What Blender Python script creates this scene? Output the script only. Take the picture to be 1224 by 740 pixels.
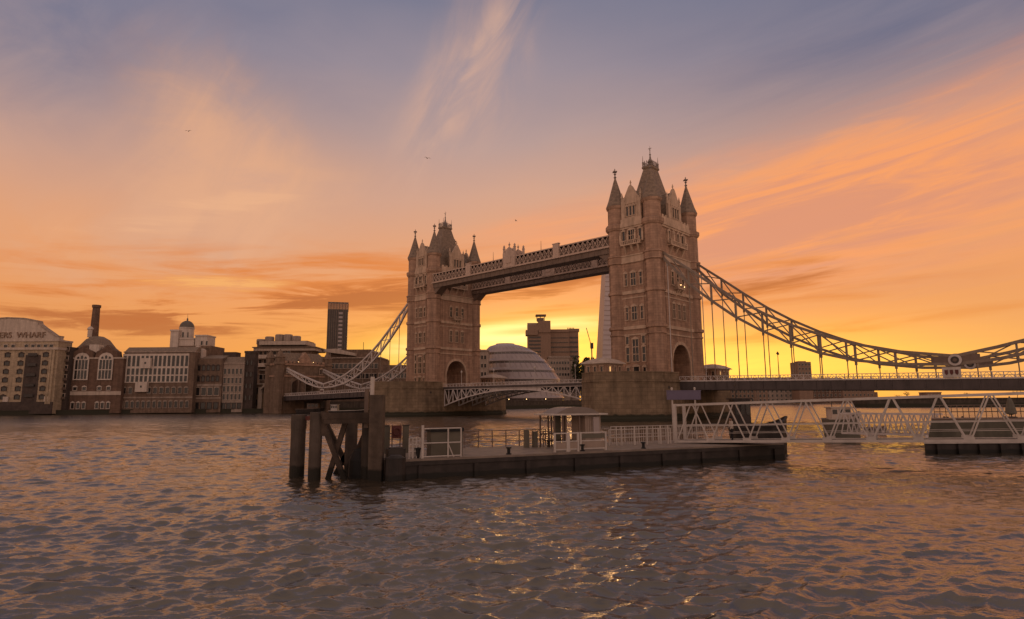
import bpy, math, random
import numpy as np
from mathutils import Vector, Matrix
R = math.radians
random.seed(7)
for o in list(bpy.data.objects): bpy.data.objects.remove(o)
scn = bpy.context.scene
col = scn.collection

# ------------------------------------------------------------------ camera
F_PX, PITCH, ROLL, CAM_H = 747.0, R(8.38), R(-0.36), 4.35
cam = bpy.data.cameras.new('camera'); cam_o = bpy.data.objects.new('camera', cam); col.objects.link(cam_o)
cam.sensor_width = 36; cam.lens = 36 * F_PX / 1224; cam.clip_start = 0.1; cam.clip_end = 20000
cam_o.matrix_world = Matrix.Translation((0, 0, CAM_H)) @ Matrix.Rotation(math.pi / 2 + PITCH, 4, 'X') @ Matrix.Rotation(ROLL, 4, 'Z')
scn.camera = cam_o
scn.view_settings.view_transform = 'Standard'; scn.view_settings.look = 'None'
scn.view_settings.exposure = 0.08; scn.view_settings.gamma = 1

def ray(px, py):
    u, v = (px - 612) / F_PX, -(py - 370) / F_PX
    c, s = math.cos(ROLL), math.sin(ROLL)
    u, v = c * u + s * v, -s * u + c * v
    return (u, math.cos(PITCH) - v * math.sin(PITCH), math.sin(PITCH) + v * math.cos(PITCH))
def at(px, py, Y):
    r = ray(px, py); s = Y / r[1]
    return Vector((r[0] * s, Y, r[2] * s + CAM_H))
def azel(px, py):
    r = ray(px, py)
    return math.degrees(math.atan2(r[0], r[1])), math.degrees(math.atan2(r[2], math.hypot(r[0], r[1])))
def srgb(r, g, b):
    f = lambda c: (c / 255 / 12.92) if c <= 10 else ((c / 255 + .055) / 1.055) ** 2.4
    return (f(r), f(g), f(b))

# ------------------------------------------------------------------ world: dusk sky with clouds
SUN_AZ, SUN_EL = 6.0, 2.5
world = bpy.data.worlds.new('World'); scn.world = world; world.use_nodes = True
wn = world.node_tree; wn.nodes.clear()
class X:
    """one scalar/vector/colour socket with arithmetic"""
    def __init__(s, so): s.so = so
    def __add__(a, b): return M('ADD', a, b)
    def __radd__(a, b): return M('ADD', a, b)
    def __sub__(a, b): return M('SUBTRACT', a, b)
    def __rsub__(a, b): return M('SUBTRACT', b, a)
    def __mul__(a, b): return M('MULTIPLY', a, b)
    def __rmul__(a, b): return M('MULTIPLY', a, b)
    def __truediv__(a, b): return M('DIVIDE', a, b)
def put(sock, v):
    if isinstance(v, X): wn.links.new(v.so, sock)
    elif isinstance(v, tuple) and sock.type == 'RGBA': sock.default_value = (*v, 1)
    else: sock.default_value = v
def M(op, *a):
    n = wn.nodes.new('ShaderNodeMath'); n.operation = op
    for i, v in enumerate(a): put(n.inputs[i], v)
    return X(n.outputs[0])
def sm(x, a, b):
    n = wn.nodes.new('ShaderNodeMapRange'); n.interpolation_type = 'SMOOTHSTEP'
    put(n.inputs['Value'], x); n.inputs['From Min'].default_value = a; n.inputs['From Max'].default_value = b
    return X(n.outputs[0])
def vec(x, y, z=0.0):
    n = wn.nodes.new('ShaderNodeCombineXYZ')
    for i, v in enumerate((x, y, z)): put(n.inputs[i], v)
    return X(n.outputs[0])
def noise(v, scale=1.0, det=5.0, rough=.55, dist=0.0):
    n = wn.nodes.new('ShaderNodeTexNoise'); n.noise_dimensions = '3D'
    put(n.inputs['Vector'], v); n.inputs['Scale'].default_value = scale; n.inputs['Detail'].default_value = det
    n.inputs['Roughness'].default_value = rough; n.inputs['Distortion'].default_value = dist
    return X(n.outputs[0])
def mixc(f, a, b):
    n = wn.nodes.new('ShaderNodeMix'); n.data_type = 'RGBA'; n.clamp_factor = True
    put(n.inputs[0], f); put(n.inputs[6], a); put(n.inputs[7], b)
    return X(n.outputs[2])
def ramp(x, stops):
    n = wn.nodes.new('ShaderNodeValToRGB'); put(n.inputs[0], x); cr = n.color_ramp
    while len(cr.elements) < len(stops): cr.elements.new(.5)
    for e, (p, c) in zip(cr.elements, stops): e.position = p; e.color = (*c, 1)
    return X(n.outputs[0])
tc = wn.nodes.new('ShaderNodeTexCoord'); sp = wn.nodes.new('ShaderNodeSeparateXYZ')
wn.links.new(tc.outputs['Generated'], sp.inputs[0])
dx, dy, dz = (X(o) for o in sp.outputs)
az = M('ARCTAN2', dx, dy) * 57.2958
el = M('ARCSINE', dz) * 57.2958
def gauss(px, py, sx, sy, tilt=0.0):
    """soft blob round the sky direction seen at (px, py); widths in degrees, tilt in degrees"""
    a0, e0 = azel(px, py); c, s = math.cos(R(tilt)), math.sin(R(tilt))
    a, e = az - a0, el - e0
    u = (a * c + e * s) / sx; v = (e * c - a * s) / sy
    return M('EXPONENT', (u * u + v * v) * -1.0)
# slow wobble of the layers
wob = (noise(vec(az * .035, el * .07, 3.1), 1, 4, .5) - .5)
wob2 = (noise(vec(az * .02, el * .05, 8.4), 1, 3, .5) - .5)
elw = el + wob * 7.0
k = 1 / 60
def cn(n, g, off=.5): return M('MINIMUM', M('MAXIMUM', (n - .5) * g + off, 0.0), 1.0)
base = ramp(M('MULTIPLY', M('MAXIMUM', elw, 0.0), k), [
    (0.0, srgb(244, 164, 64)), (4 * k, srgb(242, 160, 74)), (9 * k, srgb(235, 156, 92)), (14 * k, srgb(222, 157, 114)),
    (19 * k, srgb(206, 158, 133)), (24 * k, srgb(182, 152, 144)), (29 * k, srgb(152, 138, 146)), (34 * k, srgb(120, 119, 138)), (42 * k, srgb(150, 133, 130)), (1, srgb(168, 144, 130))])
# fine wisps shared by the layers: long streaks that rise a little to the right
st1 = noise(vec(az * .045 + wob * .6, (el - az * .15) * .30, 0.3), 1, 8, .6, .5)
st2 = noise(vec(az * .06 + wob2, (el - az * .05) * .60, 5.7), 1, 9, .62, .5)
st3 = noise(vec(az * .10 + el * .10, el * .16 - az * .05, 2.2), 1, 8, .58, .9)
st4 = noise(vec((az + el * -.75) * .20, (el + az * .3) * .06, 9.1), 1, 9, .64, .9)
fib = noise(vec((az + el * -.6) * .22, (el + az * .2) * .085, 4.4), 1, 7, .58, 1.0)
st5 = noise(vec(az * .055 + wob2 * 1.5, (el - az * .13) * .52, 7.7), 1, 8, .60, .6)
# greyer blue in both top corners
c = mixc(gauss(110, 15, 19, 8.5, -6) * .85 * cn(st3, 1.2, .75), base, srgb(98, 105, 132))
c = mixc(M('MINIMUM', gauss(1150, 5, 22, 7.0, 4) * 1.1, 1.0) * .85 * cn(st1, 1.0, .8), c, srgb(90, 97, 124))
# dull warm ends of the horizon
c = mixc(sm(az * -1.0, 12, 46) * sm(el * -1.0, -16, -2) * .7, c, srgb(208, 138, 88))
c = mixc(sm(az, 26, 42) * sm(el * -1.0, -17, -3) * .7, c, srgb(222, 152, 100))
# large peach cloud, upper left
m = gauss(240, 150, 7.5, 8.5, 30) + gauss(330, 235, 9, 5, 16) + gauss(130, 285, 13, 4.5, 8) * .8
c = mixc(sm(m * cn(st3, 1.6, .72), .12, 1.15) * .8, c, srgb(213, 162, 131))
c = mixc(sm(m * cn(fib, 1.8, .45), .1, 1.05) * .42, c, srgb(228, 170, 130))
c = mixc(sm(gauss(298, 214, 3.6, 1.6, 10) * cn(st3, 2, .6), .2, .9) * .5, c, srgb(184, 147, 138))
m = gauss(290, 235, 9, 1.6, 14) + gauss(60, 300, 6, 1.3, -6) + gauss(180, 262, 8, 1.2, 10)
c = mixc(sm(m * cn(st2, 3.0, .45), .3, .95) * .5, c, srgb(232, 176, 134))
# feathered plume, upper middle
m = gauss(556, 92, 4.4, 12.5, -36) + gauss(590, 130, 3.4, 6, -30) * .6
c = mixc(sm(m * cn(fib, 1.8, .58), .06, 1.15) * .66, c, srgb(212, 166, 142))
m = gauss(590, 40, 1.3, 6.5, -42) + gauss(530, 150, 1.6, 6, -36)
c = mixc(sm(m * cn(fib, 2.2, .5), .15, 1.15) * .34, c, srgb(226, 180, 150))
# salmon sheet on the right
m = gauss(1110, 235, 22, 8.5, 9) + gauss(920, 270, 15, 4.6, 11) + gauss(650, 285, 14, 3.2, 10) * .6
c = mixc(sm(m * cn(st1, 1.8, .70), .10, 1.15) * .85, c, srgb(226, 150, 112))
c = mixc(sm(m * cn(st1, 2.4, .40), .1, 1.1) * .5, c, srgb(240, 156, 102))
c = mixc(sm(m * cn(st5, 3.0, .44), .1, 1.1) * .7, c, srgb(246, 158, 94))
c = mixc(sm(m * cn(1.0 - st5, 3.0, .40), .1, 1.1) * .75, c, srgb(212, 143, 113))
c = mixc(sm(gauss(1010, 305, 13, 2.4, 7) * cn(st2, 3.0, .5), .2, .95) * .7, c, srgb(236, 156, 96))
c = mixc(sm(gauss(700, 300, 9, 1.4, 10) * cn(st2, 3.0, .5), .2, .95) * .5, c, srgb(236, 160, 112))
# darker streaks just above the glow
m = gauss(200, 335, 26, 3.4, 2) + gauss(420, 345, 17, 3.2, 6) + gauss(620, 345, 10, 2.6, 5) + gauss(930, 350, 14, 3.0, 3)
c = mixc(sm(m * cn(st2, 3.6, .48), .12, 1.0) * .85, c, srgb(218, 124, 54))
m = gauss(330, 370, 18, 1.8, 3) + gauss(640, 335, 10, 1.5, 6) + gauss(140, 385, 18, 2.4, 0) + gauss(450, 345, 11, 1.6, 7) + gauss(930, 338, 11, 1.2, 6) + gauss(640, 362, 9, 1.2, 4)
c = mixc(sm(m * cn(st2, 4.6, .46), .2, 1.0) * .75, c, srgb(176, 98, 52))
# lit edges and glow
m = gauss(245, 340, 5, .9, 6) + gauss(315, 338, 4, .6, 8) + gauss(200, 325, 8, .9, 3) + gauss(560, 330, 5, .7, 10)
c = mixc(sm(m * cn(st2, 3.6, .5), .3, 1.0) * .6, c, srgb(248, 188, 116))
g = gauss(620, 425, 12, 3.4) * .95 + gauss(910, 440, 18, 3.2) * .9 + gauss(470, 435, 6, 2.4) * .7 + gauss(700, 425, 8, 3.2) * .4
c = mixc(M('MINIMUM', g, 1.0) * cn(st2, 1.4, .80), c, srgb(253, 190, 76))
g = gauss(595, 402, 6, 1.4, 3) + gauss(690, 388, 6.5, 1.2, 4) * .7 + gauss(480, 416, 3.5, 1.6, 10) * .6 + gauss(880, 388, 10, .6, 5) * .35 + gauss(690, 440, 6, 1.6) * .4
c = mixc(sm(g * cn(st2, 2.6, .62), .12, 1.05) * .95, c, srgb(255, 224, 138))
m = gauss(610, 378, 8, .6, 4) + gauss(650, 395, 6, .5, 3) + gauss(930, 408, 13, .7, 2) + gauss(1080, 385, 10, .6, 3)
c = mixc(sm(m * cn(st2, 3.2, .55), .2, 1.0) * .55, c, srgb(218, 126, 50))
# eastern half of the sky behind the camera: quieter, rosy grey
c = mixc(sm(dy * -1.0, -.25, .35), c, ramp(M('MULTIPLY', M('MAXIMUM', el, 0.0), 1 / 60), [(0, (.78, .51, .37)), (.3, (.78, .52, .42)), (1, (.28, .24, .25))]))
sky = wn.nodes.new('ShaderNodeTexSky'); sky.sky_type = 'NISHITA'; sky.sun_disc = False
sky.sun_elevation = R(SUN_EL); sky.sun_rotation = R(SUN_AZ)
bg0 = wn.nodes.new('ShaderNodeBackground'); wn.links.new(sky.outputs[0], bg0.inputs[0]); bg0.inputs[1].default_value = .005
bg1 = wn.nodes.new('ShaderNodeBackground'); wn.links.new(c.so, bg1.inputs[0]); put(bg1.inputs[1], 1.0 + (gauss(600, 408, 9, 3.2) * .25 + gauss(690, 430, 9, 3.5) * .4 + gauss(890, 442, 15, 3.0) * .55))
ad = wn.nodes.new('ShaderNodeAddShader'); wo = wn.nodes.new('ShaderNodeOutputWorld')
wn.links.new(bg0.outputs[0], ad.inputs[0]); wn.links.new(bg1.outputs[0], ad.inputs[1]); wn.links.new(ad.outputs[0], wo.inputs[0])
# low sun behind the bridge
sl = bpy.data.lights.new('sun', 'SUN'); sl.energy = .32; sl.angle = R(14); sl.color = (1, .55, .22)
so = bpy.data.objects.new('sun', sl); col.objects.link(so)
sd = Vector((math.sin(R(SUN_AZ)) * math.cos(R(SUN_EL)), math.cos(R(SUN_AZ)) * math.cos(R(SUN_EL)), math.sin(R(SUN_EL))))
so.rotation_euler = sd.to_track_quat('Z', 'Y').to_euler()

# ------------------------------------------------------------------ materials
MATS = {}
def mat(name, c, rough=.75, metal=0.0, var=.25, scale=.6, streak=0.0, bump=0.0, bscale=3.0, brick=None, spec=.3, tide=None, emit=None):
    m = bpy.data.materials.new(name); m.use_nodes = True; nt = m.node_tree; b = nt.nodes['Principled BSDF']
    N = nt.nodes.new; L = nt.links.new
    b.inputs['Roughness'].default_value = rough; b.inputs['Metallic'].default_value = metal
    b.inputs['Specular IOR Level'].default_value = spec
    t = N('ShaderNodeTexCoord')
    def mixrgb(fac, a, bb, blend='MIX'):
        x = N('ShaderNodeMix'); x.data_type = 'RGBA'; x.blend_type = blend
        for i, v in ((0, fac), (6, a), (7, bb)):
            if hasattr(v, 'is_output'): L(v, x.inputs[i])
            elif isinstance(v, tuple): x.inputs[i].default_value = (*v, 1)
            else: x.inputs[i].default_value = v
        return x.outputs[2]
    n = N('ShaderNodeTexNoise'); L(t.outputs['Object'], n.inputs['Vector'])
    n.inputs['Scale'].default_value = scale; n.inputs['Detail'].default_value = 7; n.inputs['Roughness'].default_value = .6
    lo = tuple(v * (1 - var) for v in c); hi = tuple(min(1, v * (1 + var)) for v in c)
    mr = N('ShaderNodeMapRange'); L(n.outputs[0], mr.inputs[0]); mr.inputs[1].default_value = .3; mr.inputs[2].default_value = .7
    out = mixrgb(mr.outputs[0], lo, hi)
    if brick:
        s = N('ShaderNodeSeparateXYZ'); L(t.outputs['Object'], s.inputs[0])
        a = N('ShaderNodeMath'); a.operation = 'ADD'; L(s.outputs[0], a.inputs[0]); L(s.outputs[1], a.inputs[1])
        cb = N('ShaderNodeCombineXYZ'); L(a.outputs[0], cb.inputs[0]); L(s.outputs[2], cb.inputs[1])
        br = N('ShaderNodeTexBrick'); L(cb.outputs[0], br.inputs['Vector']); br.inputs['Scale'].default_value = 1
        br.inputs['Brick Width'].default_value = brick[0]; br.inputs['Row Height'].default_value = brick[1]
        br.inputs['Mortar Size'].default_value = brick[1] * .06; br.inputs['Mortar Smooth'].default_value = .3
        br.inputs['Color1'].default_value = (1, 1, 1, 1); br.inputs['Color2'].default_value = (.72, .72, .72, 1); br.inputs['Mortar'].default_value = (.5, .5, .5, 1)
        out = mixrgb(.75, out, br.outputs[0], 'MULTIPLY')
    if streak:
        mp = N('ShaderNodeMapping'); L(t.outputs['Object'], mp.inputs[0]); mp.inputs['Scale'].default_value = (1.1, 1.1, .07)
        n2 = N('ShaderNodeTexNoise'); L(mp.outputs[0], n2.inputs['Vector']); n2.inputs['Scale'].default_value = 1; n2.inputs['Detail'].default_value = 5
        m2 = N('ShaderNodeMapRange'); L(n2.outputs[0], m2.inputs[0]); m2.inputs[1].default_value = .42; m2.inputs[2].default_value = .72
        m3 = N('ShaderNodeMath'); m3.operation = 'MULTIPLY'; L(m2.outputs[0], m3.inputs[0]); m3.inputs[1].default_value = streak
        out = mixrgb(m3.outputs[0], out, tuple(v * .3 for v in c))
    if tide is not None:                    # weed and wet mud up to the tide line
        g = N('ShaderNodeNewGeometry'); s = N('ShaderNodeSeparateXYZ'); L(g.outputs['Position'], s.inputs[0])
        a = N('ShaderNodeMath'); a.operation = 'MULTIPLY_ADD'; L(n.outputs[0], a.inputs[0]); a.inputs[1].default_value = -tide[1] * 2; L(s.outputs[2], a.inputs[2])
        m2 = N('ShaderNodeMapRange'); L(a.outputs[0], m2.inputs[0]); m2.inputs[1].default_value = tide[0] - tide[1]; m2.inputs[2].default_value = tide[0] - tide[1] * 1.6
        out = mixrgb(m2.outputs[0], out, tide[2])
    L(out, b.inputs['Base Color'])
    if bump:
        n3 = N('ShaderNodeTexNoise'); L(t.outputs['Object'], n3.inputs['Vector']); n3.inputs['Scale'].default_value = bscale; n3.inputs['Detail'].default_value = 6
        bp = N('ShaderNodeBump'); L(n3.outputs[0], bp.inputs['Height']); bp.inputs['Strength'].default_value = .6; bp.inputs['Distance'].default_value = bump
        L(bp.outputs[0], b.inputs['Normal'])
    if emit:
        b.inputs['Emission Color'].default_value = (*emit[0], 1); b.inputs['Emission Strength'].default_value = emit[1]
    MATS[name] = m
    return m
WEED = (.035, .032, .02)
mat('stone', (.41, .255, .178), .85, var=.22, brick=(1.5, .62), streak=.5, bump=.06, bscale=2)
mat('stone_trim', (.49, .35, .255), .8, var=.18, streak=.4)
mat('granite', (.235, .165, .105), .85, var=.3, brick=(2.2, .9), streak=.6, bump=.08, tide=(1.6, .6, WEED))
mat('slate', (.23, .165, .12), .6, var=.3, scale=1.5, brick=(.6, .3))
mat('lead', (.20, .16, .14), .5, var=.2)
mat('iron', (.05, .04, .035), .5, var=.2)
mat('window_glass', (.022, .02, .02), .12, var=.3, spec=.5)
mat('pale_steel', (.52, .45, .42), .5, var=.15, scale=2, streak=.35)
mat('white_steel', (.48, .42, .38), .45, var=.12, scale=2, streak=.3)
mat('blue_steel', (.075, .058, .056), .5, var=.2, streak=.3)
mat('brown_steel', (.16, .11, .085), .55, var=.2, streak=.3)
mat('backlit_steel', (.23, .175, .135), .5, var=.15, scale=2, streak=.35)  # pale bridge paint darkened in colour to give its backlit silhouette
mat('asphalt', (.05, .047, .045), .9)
mat('brick_red', (.18, .108, .076), .9, var=.3, brick=(1.1, .45), streak=.5)
mat('brick_brown', (.205, .135, .096), .9, var=.3, brick=(1.1, .45), streak=.5)
mat('brick_yellow', (.46, .345, .235), .9, var=.22, brick=(1.1, .45), streak=.45)
mat('brick_dark', (.07, .05, .042), .9, var=.3)
mat('white_paint', (.56, .46, .39), .7, var=.12, streak=.3)
mat('concrete', (.34, .26, .21), .85, var=.2, streak=.5)
mat('concrete_pale', (.48, .38, .31), .8, var=.15, streak=.35)
mat('tower_brown', (.26, .165, .115), .8, var=.15, streak=.3)
mat('glass_pale', (.30, .24, .23), .18, var=.12, scale=.1, spec=.6)
mat('glass_mauve', (.44, .36, .35), .5, var=.10, scale=.03, spec=.35)
mat('glass_dark', (.055, .042, .034), .3, var=.3, scale=.3, spec=.4)
mat('glass_mid', (.10, .078, .07), .2, var=.15, scale=.2, spec=.5)
mat('copper', (.12, .10, .082), .6)
mat('soil', (.09, .065, .045), .95, bump=.1)
mat('wall_wet', (.085, .065, .05), .8, var=.35, brick=(1.8, .6), streak=.7, tide=(2.2, .6, WEED))
mat('pile_steel', (.078, .058, .046), .7, var=.35, scale=1.3, streak=.7, bump=.02, bscale=9, tide=(.75, .25, (.02, .017, .012)))
mat('timber', (.075, .052, .039), .85, var=.35, scale=2, streak=.7, bump=.03, bscale=8, tide=(.7, .25, (.018, .015, .011)))
mat('timber_worn', (.105, .075, .056), .85, var=.35, scale=2, streak=.6, bump=.03, bscale=8, tide=(.7, .25, (.018, .015, .011)))
mat('stone_dim', (.21, .14, .098), .85, var=.25, brick=(1.5, .62), streak=.5)
mat('walk_steel', (.48, .35, .28), .5, var=.15, scale=2, streak=.3)
mat('walk_gallery', (.20, .145, .118), .6, var=.2)
mat('cloth_pale', (.5, .42, .36), .9)
mat('hull_dark', (.040, .031, .028), .55, var=.4, scale=1.2, streak=.6, tide=(.35, .15, (.013, .012, .01)))
mat('deck_plate', (.20, .155, .125), .6, var=.25, scale=1.5)
mat('cabinet_green', (.12, .105, .08), .6, var=.2)
mat('red_paint', (.10, .028, .025), .5)
mat('sign_blue', (.115, .092, .145), .4, var=.1)
mat('black_rubber', (.015, .014, .014), .7)
mat('glass_clear', (.3, .26, .24), .05, var=.05)
MATS['glass_clear'].node_tree.nodes['Principled BSDF'].inputs['Transmission Weight'].default_value = .85
mat('leaf_dark', (.045, .045, .02), .9, var=.5, scale=.8)
mat('leaf_mid', (.075, .065, .03), .9, var=.5, scale=.8)
mat('bark', (.06, .045, .035), .9)
mat('skin', (.35, .2, .14), .6); mat('cloth_dark', (.02, .018, .02), .9); mat('cloth_blue', (.05, .055, .09), .9)
mat('barge_green', (.085, .075, .055), .7, var=.3, streak=.6, tide=(.8, .3, WEED))
mat('gull', (.2, .17, .16), .8)
mat('lamp_glow', (1, .8, .5), emit=((1, .62, .25), 5)); mat('window_lit', (.8, .5, .25), emit=((1, .60, .22), .9))

# ------------------------------------------------------------------ mesh builder
class MB:
    def __init__(s): s.v, s.f, s.m = [], [], []
    def add(s, vs, fs, mi=0):
        o = len(s.v); s.v += [tuple(p) for p in vs]
        s.f += [tuple(i + o for i in f) for f in fs]; s.m += [mi] * len(fs); return s
    def box(s, x0, y0, z0, x1, y1, z1, mi=0):
        return s.add([(x0, y0, z0), (x1, y0, z0), (x1, y1, z0), (x0, y1, z0), (x0, y0, z1), (x1, y0, z1), (x1, y1, z1), (x0, y1, z1)],
                     [(0, 3, 2, 1), (4, 5, 6, 7), (0, 1, 5, 4), (1, 2, 6, 5), (2, 3, 7, 6), (3, 0, 4, 7)], mi)
    def bar(s, p, q, w, h=None, mi=0):
        p, q = Vector(p), Vector(q); h = h or w; d = (q - p).normalized()
        up = Vector((0, 0, 1)) if abs(d.z) < .99 else Vector((0, 1, 0))
        a = d.cross(up).normalized(); b = a.cross(d)
        vs = [c + a * sx * w / 2 + b * sy * h / 2 for c in (p, q) for sx, sy in ((-1, -1), (1, -1), (1, 1), (-1, 1))]
        return s.add(vs, [(0, 3, 2, 1), (4, 5, 6, 7), (0, 1, 5, 4), (1, 2, 6, 5), (2, 3, 7, 6), (3, 0, 4, 7)], mi)
    def tube(s, p, q, r0, r1=None, n=10, mi=0):
        p, q = Vector(p), Vector(q); r1 = r0 if r1 is None else r1; d = (q - p).normalized()
        up = Vector((0, 0, 1)) if abs(d.z) < .99 else Vector((1, 0, 0))
        a = d.cross(up).normalized(); b = a.cross(d)
        vs = [c + (a * math.cos(t) + b * math.sin(t)) * r for c, r in ((p, r0), (q, r1)) for t in (2 * math.pi * i / n for i in range(n))]
        return s.add(vs, [(i, (i + 1) % n, n + (i + 1) % n, n + i) for i in range(n)] + [tuple(range(n))[::-1], tuple(range(n, 2 * n))], mi)
    def lathe(s, prof, c=(0, 0), n=8, rot=None, mi=0):
        rot = math.pi / n if rot is None else rot
        vs = [(c[0] + r * math.cos(rot + 2 * math.pi * i / n), c[1] + r * math.sin(rot + 2 * math.pi * i / n), z) for r, z in prof for i in range(n)]
        fs = [(k * n + i, k * n + (i + 1) % n, (k + 1) * n + (i + 1) % n, (k + 1) * n + i) for k in range(len(prof) - 1) for i in range(n)]
        fs += [tuple(range(n))[::-1], tuple((len(prof) - 1) * n + i for i in range(n))]
        return s.add(vs, fs, mi)
    def prism(s, poly, z0, z1, mi=0):
        n = len(poly)
        return s.add([(x, y, z0) for x, y in poly] + [(x, y, z1) for x, y in poly],
                     [(i, (i + 1) % n, n + (i + 1) % n, n + i) for i in range(n)] + [tuple(range(n))[::-1], tuple(range(n, 2 * n))], mi)
    def slab(s, poly, y0, y1, mi=0):
        """polygon in the x-z plane, extruded along y"""
        n = len(poly)
        return s.add([(x, y0, z) for x, z in poly] + [(x, y1, z) for x, z in poly],
                     [(i, (i + 1) % n, n + (i + 1) % n, n + i) for i in range(n)] + [tuple(range(n))[::-1], tuple(range(n, 2 * n))], mi)
    def slabx(s, poly, x0, x1, mi=0):
        n = len(poly)
        return s.add([(x0, y, z) for y, z in poly] + [(x1, y, z) for y, z in poly],
                     [(i, (i + 1) % n, n + (i + 1) % n, n + i) for i in range(n)] + [tuple(range(n))[::-1], tuple(range(n, 2 * n))], mi)
    def frustum(s, levels, mi=0):
        vs, fs = [], []
        for a, b, z in levels: vs += [(-a, -b, z), (a, -b, z), (a, b, z), (-a, b, z)]
        for k in range(len(levels) - 1):
            fs += [(4 * k + i, 4 * k + (i + 1) % 4, 4 * k + 4 + (i + 1) % 4, 4 * k + 4 + i) for i in range(4)]
        e = 4 * len(levels) - 4
        return s.add(vs, fs + [(0, 3, 2, 1), (e, e + 1, e + 2, e + 3)], mi)
    def ball(s, c, r, n=8, mi=0):
        return s.lathe([(max(.001, r * math.sin(math.pi * k / 6)), c[2] - r * math.cos(math.pi * k / 6)) for k in range(7)], (c[0], c[1]), n, mi=mi)
    def mesh(s, name, mats, smooth=False):
        me = bpy.data.meshes.new(name); me.from_pydata(s.v, [], s.f)
        for m in ([mats] if isinstance(mats, str) else mats): me.materials.append(MATS[m])
        me.polygons.foreach_set('material_index', s.m)
        if smooth: me.polygons.foreach_set('use_smooth', [True] * len(s.f))
        me.update(); return me
    def build(s, name, mats, parent=None, loc=(0, 0, 0), smooth=False, rz=0):
        return link(name, s.mesh(name, mats, smooth), parent, loc, rz)
def link(name, data, parent=None, loc=(0, 0, 0), rz=0):
    o = bpy.data.objects.new(name, data); col.objects.link(o)
    o.location = loc; o.rotation_euler = (0, 0, rz); o.parent = parent
    return o
def tag(o, label=None, cat=None, group=None, kind=None):
    if label: o['label'] = label
    if cat: o['category'] = cat
    if group: o['group'] = group
    if kind: o['kind'] = kind
    return o
def thing(name, label, cat, loc=(0, 0, 0), rz=0, group=None):
    return tag(link(name, None, None, loc, rz), label, cat, group)
def copy_tree(o, parent=None):
    c = o.copy(); col.objects.link(c); c.parent = parent
    for ch in [x for x in bpy.data.objects if x.parent == o]: copy_tree(ch, c)
    return c

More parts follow.
